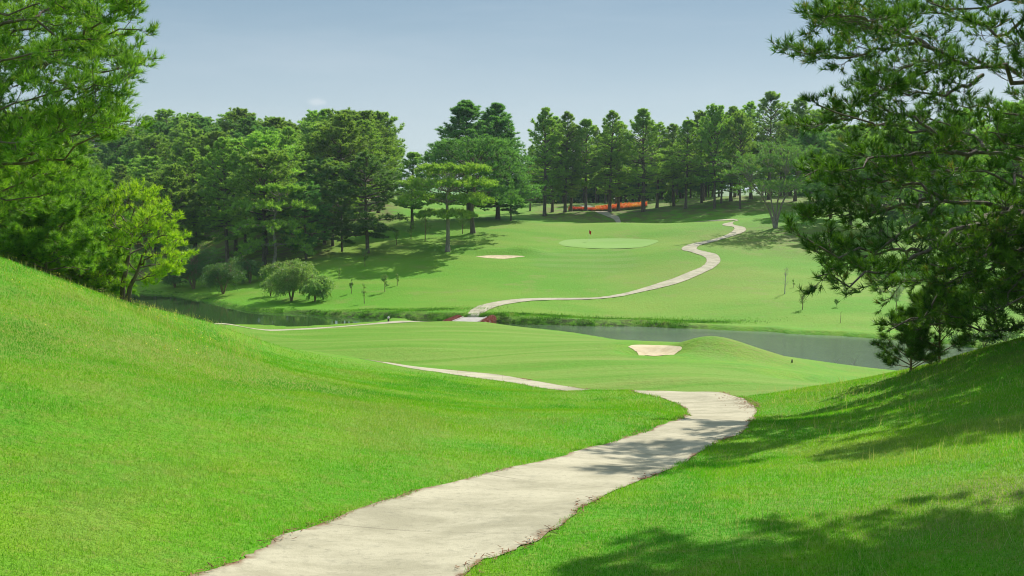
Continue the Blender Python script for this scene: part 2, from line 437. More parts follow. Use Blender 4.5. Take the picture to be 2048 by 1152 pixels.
def edge_path(pairs, sub=8):
    L, R = [], []
    for a, b in pairs:
        L.append(hit(*a)[:2] if len(a) == 2 else a[:2]); R.append(hit(*b)[:2] if len(b) == 2 else b[:2])
    return catmull(L, sub), catmull(R, sub)
W = 0  # marker: a triple (x, y, W) is already a world point
PATHS = {}
PATHS['near'] = edge_path([((-6.9,1.0,W),(-3.9,0.2,W)),((-5.3,7.0,W),(-2.0,6.3,W)),((395,1152),(921,1152)),((520,1096),(1010,1110)),((648,1044),(1099,1065)),((880,970),(1200,996)),((1070,925),(1300,955)),
    ((1180,896),(1393,911)),((1262,872),(1450,879)),((1323,850),(1490,862)),((1366,835),(1502,843)),((1375,822),(1512,822)),((1335,800),(1497,804)),((1268,784),(1440,785)),
    ((5.0,46.6,W),(1350,783)),((3.6,48.6,W),(1237,780)),((1130,782),(1161,777.5)),((1070,774),(1075,763)),((1000,762),(1000,750)),((887,746),(887,739)),((795,731.5),(790,727.2)),
    ((-14.3,74.2,W),(-12.8,76.6,W)),((-20.6,82,W),(-18.9,84,W)),((-26.4,91,W),(-24.2,92.5,W)),((-31.0,102,W),(-28.2,103,W)),((-32.9,110,W),(-30.0,109.5,W)),((-32.6,116,W),(-30.2,113.6,W)),((-27,119.2,W),(-26.3,116.4,W)),((-22.3,120.6,W),(-21.6,118,W)),((-17.3,122.4,W),(-17.0,119.6,W)),((-12.6,124,W),(-12,121,W)),
    ((-9.0,124.6,W),(-8,121.6,W)),((-6.6,124.8,W),(-4.2,123.2,W))])
PATHS['hill'] = edge_path([((-5.6,128.9,W),(-3.2,128.9,W)),((935,633),(957,634)),((941,621),(970,624)),((952,614),(984,617)),((967,609),(1011,609)),((1011,600.5),(1055,602.5)),((1070,596.5),(1110,600)),((1150,596),(1150,599.5)),((1195,594.8),(1200,597.5)),
    ((1235,589),(1240,593)),((1276,579),(1276,585.5)),((1334,561),(1344,570)),((1383,542),(1393,552)),((1405,532),(1430,534)),((1413,521),(1441,520)),((1407,513),(1434,509)),
    ((1383,504.5),(1415,504)),((1363,498),(1394,498)),((1383,487.5),(1402,490)),((1424,479),(1432,482)),((1452,470),(1463,472.5)),((1466,461),(1488,464)),((1466,454),(1490,455)),((1444,449),(1466,448)),
    ((46,224.5,W),(46,229,W)),((36,226.5,W),(36,230,W)),((27,228,W),(28,231,W)),((1237,443.5),(1251,445)),((1222,436),(1240,437)),((1204,429),(1222,428)),((1190,423),(1206,422.5)),((17,280,W),(19.5,280,W))])

def path_poly(k):
    L, R = PATHS[k]; return np.vstack([L, R[::-1]])
PP = {k: path_poly(k) for k in PATHS}

# ------------------------------------------------------------------ ground sheet (polar grid, fine in front)
def build_ground():
    rs = [0.6]
    while rs[-1] < 4200: rs.append(rs[-1] * (1.0075 if 8 < rs[-1] < 320 else 1.03) + (0.0))
    rs = np.array(rs)
    fine = np.radians(np.arange(-31, 31.001, 0.11))
    coarse = np.radians(np.arange(34, 327, 3.0))
    an = np.concatenate([fine, coarse])           # measured clockwise from +Y
    A, R = np.meshgrid(an, rs)
    x = (R * np.sin(A)).ravel(); y = (R * np.cos(A)).ravel()
    z = ground(x, y)
    # keep the sheet just under the paths and sand lying on it
    sdp = np.full(len(x), 99.0)
    for k, p in PP.items():
        m = (x > p[:, 0].min() - 3) & (x < p[:, 0].max() + 3) & (y > p[:, 1].min() - 3) & (y < p[:, 1].max() + 3)
        sdp[m] = np.minimum(sdp[m], poly_sd(x[m], y[m], p))
    sink = np.clip(0.03 + np.hypot(x, y) * 0.0004, 0, 0.12)
    z -= sink * smoothstep(0.02, -0.45, sdp)
    for poly in (GREEN, NSAND, FSAND):
        m = (x > poly[:, 0].min() - 3) & (x < poly[:, 0].max() + 3) & (y > poly[:, 1].min() - 4) & (y < poly[:, 1].max() + 4)
        s = poly_sd(x[m], y[m], poly)
        z[m] -= (0.10 if poly is not GREEN else 0.14) * smoothstep(0.1, -0.7, s)
    d = np.hypot(x, y)
    fair = np.zeros(len(x)); m = (y > 30) & (y < 140) & (np.abs(x) < 60)
    fair[m] = smoothstep(1.0, -1.0, poly_sd(x[m], y[m], FAIRWAY) + 0.8 * value_noise(x[m] / 3, y[m] / 3, 31))
    farl = smoothstep(124, 132, y + 0.12 * x) * (1 - smoothstep(250, 300, y))
    st = np.zeros(len(x)); m = (y > 140) & (y < 240) & (np.abs(x) < 60)
    st[m] = smoothstep(1.5, -1.5, poly_sd(x[m], y[m], STRIPE))
    pxx = 1024 + x / np.maximum(y, 1e-3) * F
    # forest floor litter
    lit = smoothstep(205, 235, y) * smoothstep(0, 1, (820 - pxx) / 60)
    lit = np.maximum(lit, smoothstep(176, 192, y) * smoothstep(0, 1, (690 - pxx) / 60) * 0.8)
    lit = np.maximum(lit, smoothstep(232, 246, y) * smoothstep(1040, 1100, pxx) * 0.75)
    lit = np.maximum(lit, 0.6 * np.exp(-((x - 52) / 14) ** 2 - ((y - 200) / 16) ** 2))
    lit = np.maximum(lit, 0.55 * np.exp(-((x - 18) / 8) ** 2 - ((y - 33) / 9) ** 2))
    lit = np.maximum(lit, 0.8 * np.exp(-((x - 8.0) / 3.2) ** 2 - ((y - 13.2) / 2.4) ** 2))
    dry = 0.6 * np.exp(-((x + 10) / 7) ** 2 - ((y - 31) / 9) ** 2)
    dry = np.maximum(dry, 0.75 * np.exp(-((x + 6.5) / 2.2) ** 2 - ((y - 34) / 4.5) ** 2))
    dry = np.maximum(dry, 0.55 * np.exp(-((x - 17) / 3.6) ** 2 - ((y - 77) / 5) ** 2))
    dry = np.maximum(dry, 0.6 * np.exp(-((x - 16) / 4) ** 2 - ((y - 40) / 5) ** 2))
    dry = np.maximum(dry, 0.45 * np.exp(-((x - 26) / 14) ** 2 - ((y - 165) / 14) ** 2))
    dry = np.maximum(dry, 0.6 * np.exp(-((x - 40) / 12) ** 2 - ((y - 195) / 14) ** 2))
    dry = np.maximum(dry, 0.35 * np.exp(-((x - 5) / 12) ** 2 - ((y - 222) / 5) ** 2))
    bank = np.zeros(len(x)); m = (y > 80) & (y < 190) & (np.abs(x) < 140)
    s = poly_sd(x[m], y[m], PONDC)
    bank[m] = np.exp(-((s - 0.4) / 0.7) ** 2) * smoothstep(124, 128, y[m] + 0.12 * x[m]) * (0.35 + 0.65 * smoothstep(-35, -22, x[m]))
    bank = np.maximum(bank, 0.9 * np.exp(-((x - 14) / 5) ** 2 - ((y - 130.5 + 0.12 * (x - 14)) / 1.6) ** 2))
    nr, na = R.shape
    i = np.arange((nr - 1) * na); r = i // na; c = i % na; c2 = (c + 1) % na
    q = np.c_[r * na + c, r * na + c2, (r + 1) * na + c2, (r + 1) * na + c][:, ::-1]
    # centre cap
    vs = np.c_[x, y, z]; vs = np.vstack([vs, [0, 0, gz(0.0, 0.01)]])
    cap = np.c_[np.arange(na), np.full(na, len(vs) - 1), (np.arange(na) + 1) % na][:, ::-1]
    zn = np.c_[fair, dry, lit]; zn = np.vstack([zn, [0, 0, 0]])
    z2 = np.c_[bank, farl, st]; z2 = np.vstack([z2, [0, 0, 0]])
    o = mesh_np('ground', vs, [q, cap], M_TURF, smooth=True, attrs={'zone': zn, 'zone2': z2})
    tag(o, 'rolling green grass of the golf course around the ponds', kind='structure')
build_ground()

def flat_ribbon(name, key, label, off=0.012, across=14):
    L, R = PATHS[key]
    t = np.linspace(0, 1, across + 1)
    n = len(L)
    # ragged edges
    s = np.arange(n) * 0.9
    j = lambda sd: 0.05 * value_noise(s * 0.9, s * 0 + sd, sd) + 0.04 * value_noise(s * 3.1, s * 0 + sd, sd + 5)
    wv = (R - L); wl = np.linalg.norm(wv, axis=1, keepdims=True) + 1e-6
    L2 = L - wv / wl * j(1)[:, None]; R2 = R + wv / wl * j(2)[:, None]
    P = L2[:, None] * (1 - t[None, :, None]) + R2[:, None] * t[None, :, None]
    x = P[..., 0].ravel(); y = P[..., 1].ravel()
    z = ground(x, y) + off
    i = np.arange((n - 1) * across); r = i // across; c = i % across; A = across + 1
    q = np.c_[r * A + c, r * A + c + 1, (r + 1) * A + c + 1, (r + 1) * A + c]
    run = np.r_[0, np.cumsum(np.linalg.norm(np.diff((L + R) / 2, axis=0), axis=1))]
    ed = np.tile(np.abs(t * 2 - 1), n)
    o = mesh_np(name, np.c_[x, y, z], q, M_PATH, smooth=True, attrs={'edge': ed, 'run': np.repeat(run, across + 1)})
    tag(o, label, kind='structure')
    return o
flat_ribbon('path', 'near', 'pale concrete cart path winding down from the foreground to the bridge')
flat_ribbon('path', 'hill', 'pale concrete cart path snaking up the far hill beside the green', 0.03)

def patch(name, poly, mat, label, rings=24, off=0.02, dish=0.0, kind='structure'):
    if np.sum(poly[:, 0] * np.roll(poly[:, 1], -1) - np.roll(poly[:, 0], -1) * poly[:, 1]) < 0: poly = poly[::-1]
    c = poly.mean(0); n = len(poly)
    rr = np.linspace(0, 1, rings + 1)[1:]
    P = c[None, None] + (poly[None] - c[None, None]) * rr[:, None, None]
    x = np.r_[P[..., 0].ravel(), c[0]]; y = np.r_[P[..., 1].ravel(), c[1]]
    z = ground(x, y) + off
    z -= dish * np.r_[np.repeat(1 - rr ** 4, n), 1.0]
    i = np.arange((rings - 1) * n); r = i // n; k = i % n; k2 = (k + 1) % n
    q = np.c_[r * n + k, (r + 1) * n + k, (r + 1) * n + k2, r * n + k2]
    cap = np.c_[np.full(n, len(x) - 1), np.arange(n), (np.arange(n) + 1) % n]
    o = mesh_np(name, np.c_[x, y, z], [q, cap], mat, smooth=True)
    tag(o, label, kind=kind); return o
def mat_green():
    m, nt = new_mat('putting_green_turf'); n = N(nt)
    pos = n('ShaderNodeNewGeometry').outputs['Position']
    c = n.mix(n.ramp(n.noise(n.scaled(pos, (0.1, 0.3, 1)), 1.0, 3, 0.5), 0.35, 0.65), (0.185, 0.355, 0.045), (0.21, 0.365, 0.065))
    bs = n('ShaderNodeBsdfPrincipled', ins={'Base Color': c, 'Roughness': 0.8, 'Specular IOR Level': 0.2})
    out = n('ShaderNodeOutputMaterial'); n.link(bs.outputs[0], out.inputs[0]); return m
M_GREEN = mat_green()
patch('putting_green', GREEN, M_GREEN, 'smooth pale putting green on the far hill', off=0.012)
patch('sand_bunker', NSAND, M_SAND, 'sand bunker beside the grassy mound by the right pond')
patch('sand_bunker', FSAND, M_SAND, 'sand bunker on the far hill left of the putting green')

def build_water():
    c = PONDC
    # push outline out a little so that it runs under the banks
    nx = np.roll(c, -1, 0) - np.roll(c, 1, 0); nn = np.c_[nx[:, 1], -nx[:, 0]]; nn /= np.linalg.norm(nn, axis=1, keepdims=True)
    a = 0.5 * np.sum(c[:, 0] * np.roll(c[:, 1], -1) - np.roll(c[:, 0], -1) * c[:, 1])
    o = c + nn * (0.35 if a > 0 else -0.35)
    me = bpy.data.meshes.new('water')
    me.from_pydata([(p[0], p[1], WL) for p in o], [], [list(range(len(o)))])
    me.update()
    if me.polygons[0].normal.z < 0: me.flip_normals()
    me.materials.append(M_WATER)
    ob = bpy.data.objects.new('water', me); COL.objects.link(ob)
    tag(ob, 'still green pond on the left and rippled grey pond on the right', kind='structure')
build_water()
# ------------------------------------------------------------------ trees
def nrm(v): return v / (np.linalg.norm(v, axis=-1, keepdims=True) + 1e-9)

def tubes(PL, RA, k=5):
    """(n, m, 3) polylines with (n, m) radii -> verts, quads"""
    n, m, _ = PL.shape
    T = np.gradient(PL, axis=1); T = nrm(T)
    ref = np.array([0.31, 0.17, 0.93]); ref = ref / np.linalg.norm(ref)
    ref = np.broadcast_to(ref, T.shape).copy()
    bad = np.abs((T * ref).sum(-1)) > 0.95
    ref[bad] = [1, 0, 0]
    A = nrm(np.cross(T, ref)); B = np.cross(T, A)
    th = np.arange(k) * 2 * PI / k
    V = PL[:, :, None] + RA[:, :, None, None] * (A[:, :, None] * np.cos(th)[:, None] + B[:, :, None] * np.sin(th)[:, None])
    V = V.reshape(-1, 3)
    i = np.arange(n)[:, None, None]; j = np.arange(m - 1)[None, :, None]; c = np.arange(k)[None, None, :]
    c2 = (c + 1) % k; b0 = (i * m + j) * k; b1 = (i * m + j + 1) * k
    q = np.stack([b0 + c, b0 + c2, b1 + c2, b1 + c], -1).reshape(-1, 4)
    return V, q

def join(parts):
    vs, qs, o = [], [], 0
    for v, q in parts:
        vs.append(v); qs.append(q + o); o += len(v)
    return np.vstack(vs), np.vstack(qs)

def curves(r, start, az, e0, e1, L, m, wig=0.12, pw=1.0):
    n = len(start); u = np.linspace(0, 1, m)
    el = e0[:, None] + (e1 - e0)[:, None] * u[None] ** pw + np.cumsum(r.normal(0, wig, (n, m)), 1) * 0.6
    a = az[:, None] + np.cumsum(r.normal(0, wig, (n, m)), 1)
    d = np.stack([np.cos(a) * np.cos(el), np.sin(a) * np.cos(el), np.sin(el)], -1) * (L / (m - 1))[:, None, None]
    P = np.concatenate([start[:, None], start[:, None] + np.cumsum(d[:, :-1], 1)], 1)
    return P

def children(r, PL, Lp, q, u0, u1, ang, angv, frac, m, up, Lmin=0.2, wig=0.15, taper=0.6, flat=0.4, edrop=0.5):
    """q side branches on each parent polyline"""
    n, mm, _ = PL.shape
    u = u0 + (u1 - u0) * (np.arange(q)[None] + r.random((n, q))) / q
    f = u * (mm - 1); i = np.minimum(f.astype(int), mm - 2); t = (f - i)[..., None]
    I = np.arange(n)[:, None]
    p = PL[I, i] * (1 - t) + PL[I, i + 1] * t
    T = nrm(PL[I, i + 1] - PL[I, i])
    az = np.arctan2(T[..., 1], T[..., 0]); el = np.arcsin(np.clip(T[..., 2], -1, 1))
    side = np.where((np.arange(q)[None] + r.integers(0, 2, (n, 1))) % 2 == 0, 1, -1)
    az = az + side * r.normal(ang, angv, (n, q))
    e0 = el * edrop + r.normal(0.0, flat, (n, q))
    e1 = e0 + up
    L = np.maximum(Lmin, Lp[:, None] * frac * (1 - taper * u) * r.uniform(0.7, 1.25, (n, q)))
    s = p.reshape(-1, 3); L = L.ravel()
    return curves(r, s, az.ravel(), e0.ravel(), e1.ravel(), L, m, wig), L, u.ravel()

def tufts(r, P, D, size, k, width, cone=(0.35, 1.25), back=0.12, tint=None, droop=0.0):
    """k thin needle faces around every tuft axis"""
    n = len(P)
    D = nrm(D)
    rd = r.normal(size=(n, k, 3)); Dn = D[:, None]
    pe = nrm(rd - (rd * Dn).sum(-1, keepdims=True) * Dn)
    a = r.uniform(cone[0], cone[1], (n, k, 1))
    d = Dn * np.cos(a) + pe * np.sin(a)
    d[..., 2] -= droop; d = nrm(d)
    b = P[:, None] - Dn * (r.random((n, k, 1)) * back)
    ln = size.reshape(-1, 1, 1) * r.uniform(0.75, 1.1, (n, k, 1))
    wv = nrm(np.cross(d, r.normal(size=(n, k, 3)))) * (width * 0.5)
    V = np.stack([b + wv, b - wv, b + d * ln], 2).reshape(-1, 3)
    tr = np.arange(n * k * 3).reshape(-1, 3)
    if tint is None: tint = r.random(n)
    tt = np.repeat(np.clip(tint[:, None] + r.normal(0, 0.06, (n, k)), 0, 1).ravel(), 3)
    return V, tr, tt

def leafs(r, P, size, tint=None, norm_up=0.3):
    """small two-triangle leaves"""
    n = len(P)
    a = nrm(r.normal(size=(n, 3))); b = nrm(np.cross(a, r.normal(size=(n, 3)) + [0, 0, norm_up]))
    s = (size * r.uniform(0.6, 1.2, n))[:, None]
    V = np.stack([P - a * s * 0.5, P + b * s * 0.28, P + a * s * 0.5, P - b * s * 0.28], 1).reshape(-1, 3)
    q = np.arange(n * 4).reshape(-1, 4)
    if tint is None: tint = r.random(n)
    return V, q, np.repeat(tint, 4)

def make_tree(name, trunk, limbs, foliage, bark, leafm, tube_smooth=True):
    """thing > trunk, branches, crown ; local coordinates"""
    root = empty(name, (0, 0, 0))
    v, q = trunk; mesh_np('trunk', v, q, bark, root, smooth=True)
    if limbs is not None:
        v, q = limbs; mesh_np('branches', v, q, bark, root, smooth=True)
    v, f, t = foliage; mesh_np('crown', v, f, leafm, root, attrs={'tint': t})
    return root

def trunk_line(r, H, m=12, lean=0.02, wob=0.012):
    z = np.linspace(-0.4, H, m)
    a = r.uniform(0, 2 * PI)
    x = lean * z * math.cos(a) + np.cumsum(r.normal(0, wob * H / m, m)); y = lean * z * math.sin(a) + np.cumsum(r.normal(0, wob * H / m, m))
    x -= x[0]; y -= y[0]
    return np.stack([x, y, z], -1)[None]

def pine(name, seed, H, cb, rmax, prof, n1=46, q2=7, q3=4, e_lo=-0.15, e_hi=0.75, up=0.35, tuft=0.42, k=8, w=0.085, tr=None, bark=None, leaf=None,
         lean=0.02, flat=0.25, m1=8, tuft_up=0.6, twigs=False, cone=(0.3, 1.2), frac2=0.42, clump=0.0, forks=0, base_flare=1.35, tint_b=0.0):
    r = np.random.default_rng(seed)
    tl = trunk_line(r, H, lean=lean)
    tr = tr if tr else 0.011 * H + 0.06
    z = tl[0, :, 2]
    rad = tr * np.clip(1 - z / H, 0.03, 1) ** 0.75; rad[0] *= base_flare
    parts = [tubes(tl, rad[None], 8)]
    t = np.sort(r.random(n1)) if clump == 0 else np.clip(np.round(np.sort(r.random(n1)) / clump) * clump + r.normal(0, 0.012, n1), 0, 0.995)
    hh = cb * H + t * (H - cb * H) * 0.985
    st = np.stack([np.interp(hh, z, tl[0, :, 0]), np.interp(hh, z, tl[0, :, 1]), hh], -1)
    az = np.arange(n1) * 2.39996 + r.normal(0, 0.35, n1)
    pu, pv = zip(*prof)
    L = rmax * np.interp(t, pu, pv) * r.uniform(0.72, 1.15, n1) + 0.15
    e0 = e_lo + (e_hi - e_lo) * t + r.normal(0, 0.12, n1)
    PL = curves(r, st, az, e0, e0 + up, L, m1, 0.07)
    rr = np.linspace(1, 0.18, m1)[None] * (0.028 * L + 0.012)[:, None] * (H / 20 * 0.6 + 0.4)
    S2, L2, _ = children(r, PL, L, q2, 0.22, 1.0, 0.85, 0.25, frac2, 5, 0.35, 0.25, 0.1, 0.55, flat)
    S3, L3, _ = children(r, S2, L2, q3, 0.25, 1.0, 0.75, 0.3, 0.45, 4, 0.5, 0.12, 0.1, 0.4, flat + 0.1)
    br = [tubes(PL, rr, 4)]
    br.append(tubes(S2, np.linspace(1, 0.3, 5)[None] * (0.012 * L2 + 0.006)[:, None], 3))
    if twigs: br.append(tubes(S3, np.linspace(1, 0.5, 4)[None] * (0.007 * np.ones_like(L3))[:, None], 3))
    P = np.concatenate([S3[:, -1], S2[:, -1], PL[:, -1], S3[:, 2]])
    D = np.concatenate([S3[:, -1] - S3[:, -2], S2[:, -1] - S2[:, -2], PL[:, -1] - PL[:, -2], S3[:, 2] - S3[:, 1]])
    D = nrm(nrm(D) + np.array([0, 0, tuft_up]))
    top = tl[0, -1][None]
    P = np.vstack([P, np.repeat(top, 5, 0) + r.normal(0, 0.12, (5, 3))]); D = np.vstack([D, nrm(r.normal(0, .4, (5, 3)) + [0, 0, 1])])
    tint = np.clip(r.random(len(P)) * 0.8 + tint_b, 0, 1)
    V, f, tt = tufts(r, P, D, tuft * np.ones(len(P)), k, w, cone, tint=tint)
    return make_tree(name, join(parts), join(br), (V, f, tt), bark or M_BARK, leaf or M_PINE)

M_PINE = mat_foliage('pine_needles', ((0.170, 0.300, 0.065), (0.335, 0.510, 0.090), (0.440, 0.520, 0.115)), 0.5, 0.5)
M_PINEU = mat_foliage('sun_toned_pine_needles', ((0.165, 0.310, 0.055), (0.330, 0.510, 0.075), (0.430, 0.520, 0.100)), 0.45, 0.5, 0.05)  # sunlit look of the layered pads is put into the needle colour
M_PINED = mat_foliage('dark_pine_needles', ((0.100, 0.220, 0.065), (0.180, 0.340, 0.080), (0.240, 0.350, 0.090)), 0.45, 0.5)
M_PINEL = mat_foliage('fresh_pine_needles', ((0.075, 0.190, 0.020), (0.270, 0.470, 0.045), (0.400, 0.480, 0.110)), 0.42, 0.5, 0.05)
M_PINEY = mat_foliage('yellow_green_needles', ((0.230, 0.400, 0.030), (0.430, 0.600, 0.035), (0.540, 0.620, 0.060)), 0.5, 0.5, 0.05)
M_PINER = mat_foliage('shade_toned_pine_needles', ((0.036, 0.105, 0.010), (0.120, 0.250, 0.020), (0.240, 0.220, 0.060)), 0.40, 0.5, 0.05)  # needle colour darkened to paint in the shade side of the right pines
M_LEAF = mat_foliage('willow_leaves', ((0.150, 0.280, 0.070), (0.300, 0.440, 0.130), (0.380, 0.450, 0.160)), 0.45, 0.5, 0.1)
M_LEAFD = mat_foliage('dark_drooping_leaves', ((0.060, 0.150, 0.040), (0.120, 0.240, 0.060), (0.18, 0.27, 0.08)), 0.35, 0.5, 0.1)
M_SAPL = mat_foliage('sapling_leaves', ((0.120, 0.240, 0.050), (0.200, 0.330, 0.080), (0.300, 0.300, 0.120)), 0.4, 0.5, 0.1)

DOME = [(0, 0.55), (0.2, 0.95), (0.5, 1.0), (0.78, 0.78), (0.93, 0.45), (1, 0.12)]
TALL = [(0, 0.45), (0.12, 0.85), (0.4, 1.0), (0.7, 0.8), (0.9, 0.42), (1, 0.12)]
CONE = [(0, 1.0), (0.3, 0.92), (0.6, 0.70), (0.85, 0.40), (1, 0.06)]
UMB = [(0, 0.6), (0.3, 0.85), (0.6, 1.0), (0.85, 0.85), (1, 0.5)]

# source trees: nominal height 20 m, scaled when placed
PROTO = {}
def protos():
    for i in range(4):
        PROTO['dome', i] = pine('pine_tree', 100 + i, 20, 0.22 + 0.04 * i, 4.9, DOME, n1=74, q2=8, q3=5, e_lo=-0.15, e_hi=1.0, tuft=0.50, k=8, w=0.085, up=0.3, tuft_up=0.9)
    for i in range(4):
        PROTO['tall', i] = pine('pine_tree', 200 + i, 22, 0.13 + 0.05 * i, 3.9, TALL, n1=84, q2=7, q3=4, e_lo=-0.25, e_hi=0.95, tuft=0.46, k=8, w=0.072, up=0.35, tuft_up=0.8)
    for i in range(2):
        PROTO['thin', i] = pine('pine_tree', 300 + i, 22, 0.28, 3.2, TALL, n1=58, q2=6, q3=4, e_lo=-0.2, e_hi=0.9, tuft=0.46, k=7, w=0.072, up=0.3)
    for i in range(2):
        PROTO['dark', i] = pine('pine_tree', 400 + i, 20, 0.20, 5.4, DOME, n1=66, q2=8, q3=6, e_lo=-0.25, e_hi=0.8, tuft=0.52, k=8, w=0.085, up=0.3, clump=0.10, leaf=M_PINED, tuft_up=0.9)
    for i in range(2):
        PROTO['spire', i] = pine('pine_tree', 500 + i, 24, 0.12, 5.8, CONE, n1=120, q2=8, q3=5, e_lo=0.05, e_hi=0.8, tuft=0.50, k=8, w=0.08, up=0.35, leaf=M_PINED, tuft_up=0.9)
protos()
NOM = {'dome': 20, 'tall': 22, 'thin': 22, 'dark': 20, 'spire': 24}
used = set()
def place(kind, i, x, y, H, wid=1.0, label=None, group=None, sink=0.15, rz=None):
    p = PROTO[kind, i]
    if (kind, i) in used: o = copy_tree(p)
    else: o = p; used.add((kind, i))
    s = H / NOM[kind]
    o.location = (x, y, gz(x, y) - sink); o.scale = (s * wid, s * wid, s)
    o.rotation_euler = (0, 0, rz if rz is not None else random.uniform(0, 2 * PI))
    tag(o, label, 'pine tree', group)
    return o

def place_px(kind, i, px, d, top, wpx=None, label=None, group=None, rz=None, cw=None):
    """tree at column px and distance d whose tip reaches row top"""
    x, y = pd(px, d); z = gz(x, y)
    H = -ray(px, top)[1] * -1 * d - z if False else float(ray(px, top)[1]) * d - z
    base = {'dome': 4.9 / 20, 'tall': 3.9 / 22, 'thin': 3.2 / 22, 'dark': 5.4 / 20, 'spire': 5.8 / 24}[kind]
    wid = 1.0
    if wpx: wid = (wpx * 0.5 / F * d) / (base * H * 1.05)
    return place(kind, i, x, y, H, wid, label, group, rz=rz)

# --- named trees of the middle distance
R1 = 'row of tall pines behind the putting green'
row = [(1060, 262, 290, 34, 'thin', 0, 'thin sparse pine at the left end of the row behind the green'),
       (1089, 250, 219, 84, 'tall', 0, 'tall pine left of the orange flowers, standing forward of the row'),
       (1104, 258, 236, 70, 'tall', 2, 'pine half hidden behind the tall leftmost pine of the row'),
       (1130, 255, 226, 78, 'tall', 1, 'tall pine at the left edge of the orange flower bed'),
       (1141, 258, 250, 60, 'thin', 1, 'slim pine pressed beside the one at the left edge of the flowers'),
       (1171, 255, 241, 74, 'tall', 3, 'lower pine with its trunk in front of the left orange flowers'),
       (1219, 255, 224, 82, 'tall', 1, 'tall pine just left of the shaded path by the flowers'),
       (1236, 257, 243, 64, 'thin', 0, 'narrow pine in front of the middle of the right flower bed'),
       (1286, 252, 221, 96, 'tall', 0, 'broad tall pine at the right end of the orange flowers'),
       (1313, 262, 246, 60, 'thin', 1, 'slim pine right behind the broad one at the end of the flowers'),
       (1347, 264, 250, 70, 'tall', 2, 'pine on the shaded slope right of the orange flowers'),
       (1370, 254, 243, 74, 'tall', 3, 'dark trunked pine low on the shaded slope above the path curve'),
       (1402, 268, 232, 80, 'dome', 1, 'round topped pine half way along the shaded ridge'),
       (1428, 252, 219, 86, 'dome', 0, 'high round pine with thick trunk above the path curve'),
       (1460, 268, 216, 80, 'tall', 0, 'pine behind the leaning many stemmed tree'),
       (1479, 248, 236, 70, 'dome', 3, 'pine on the ridge crest just left of the many stemmed tree'),
       (1500, 272, 206, 80, 'tall', 1, 'tall pine rising behind the many stemmed tree on the left'),
       (1536, 268, 187, 84, 'tall', 3, 'highest pine of the far ridge'),
       (1588, 262, 200, 84, 'tall', 2, 'tall ridge pine partly behind the foreground branches'),
       (1640, 258, 228, 90, 'dome', 2, 'round ridge pine seen through the foreground branches')]
for px, d, top, wpx, kd, i, lb in row:
    place_px(kd, i, px, d, top, wpx * 1.15, lb, R1 if px < 1300 else 'pines along the right ridge')
place_px('spire', 0, 938, 228, 203, 190, 'dark pointed pine rising behind the umbrella pines, left of the pair', 'pair of pointed pines', rz=0.5)
place_px('spire', 1, 996, 232, 208, 170, 'dark pointed pine rising behind the umbrella pines, right of the pair', 'pair of pointed pines', rz=2.0)
place_px('dark', 1, 1022, 228, 330, 70, 'low dark pine under the right side of the great umbrella pine', None)
place_px('dark', 0, 735, 187, 313, 165, 'dark bushy pine with a straight trunk at the right edge of the left forest', None, rz=1.0)
place_px('dark', 1, 684, 190, 372, 90, 'slim dark pine inside the forest edge beside the bushy one', 'shaded pines at the forest edge')
place_px('dome', 2, 665, 197, 330, 110, 'shaded pine just behind the slim dark pine of the forest edge', 'shaded pines at the forest edge')
place_px('dark', 0, 612, 184, 370, 110, 'shaded pine behind the weeping willow bushes', 'shaded pines at the forest edge', rz=3.0)
place_px('tall', 3, 824, 213, 306, 92, 'pine with a bare lower trunk between the forest and the umbrella pines', None)
place_px('dome', 1, 757, 246, 234, 122, 'high round pine closing the left forest at its right end', 'skyline pines of the left forest')
place_px('dome', 3, 692, 255, 229, 120, 'round skyline pine second from the right end of the left forest', 'skyline pines of the left forest')
place_px('dome', 0, 640, 255, 227, 124, 'round skyline pine above the weeping bushes', 'skyline pines of the left forest')
place_px('dome', 2, 545, 280, 241, 80, 'small round skyline pine just right of the notch in the forest top', 'skyline pines of the left forest')
place_px('dome', 1, 479, 262, 226, 108, 'round skyline pine just left of the notch in the forest top', 'skyline pines of the left forest')

# --- forests filled with individual pines
SKY_L = [(-300, 215), (200, 208), (262, 204), (300, 220), (380, 228), (430, 234), (480, 226), (515, 246), (527, 264), (545, 241), (590, 247), (640, 229), (700, 230), (757, 235), (785, 262), (812, 305), (835, 330), (1200, 330)]
SKY_R = [(1000, 345), (1055, 320), (1075, 260), (1100, 232), (1133, 236), (1160, 252), (1200, 252), (1226, 236), (1260, 248), (1291, 238), (1330, 250), (1364, 248), (1390, 240), (1422, 226), (1460, 222), (1500, 208), (1535, 192), (1560, 208), (1586, 205), (1620, 232), (1700, 245), (2300, 245)]
def in_poly(x, y, poly):
    return poly_sd(np.array([x]), np.array([y]), poly)[0] < 0
def fill(poly, sky, mind, nmax, kinds, label, group, hr, seed, wr=(0.9, 1.2)):
    r = random.Random(seed); pts = []
    bb = (poly[:, 0].min(), poly[:, 0].max(), poly[:, 1].min(), poly[:, 1].max())
    tries = 0
    while len(pts) < nmax and tries < 9000:
        tries += 1
        x = r.uniform(bb[0], bb[1]); y = r.uniform(bb[2], bb[3])
        if not in_poly(x, y, poly): continue
        if any((x - a) ** 2 + (y - b) ** 2 < mind ** 2 for a, b in pts + TAKEN): continue
        pts.append((x, y))
        px = 1024 + x / y * F
        z = gz(x, y)
        tp = np.interp(px, [q[0] for q in sky], [q[1] for q in sky])
        hmax = float(ray(px, tp)[1]) * y - z
        H = min(r.uniform(*hr), hmax * r.uniform(0.93, 1.0))
        if H < 7: continue
        kd, i = r.choice(kinds)
        lb = label(px, y) if callable(label) else label
        place(kd, i, x, y, H, r.uniform(*wr) * (1.25 if H < 14 else 1.0), lb, group)
    return pts
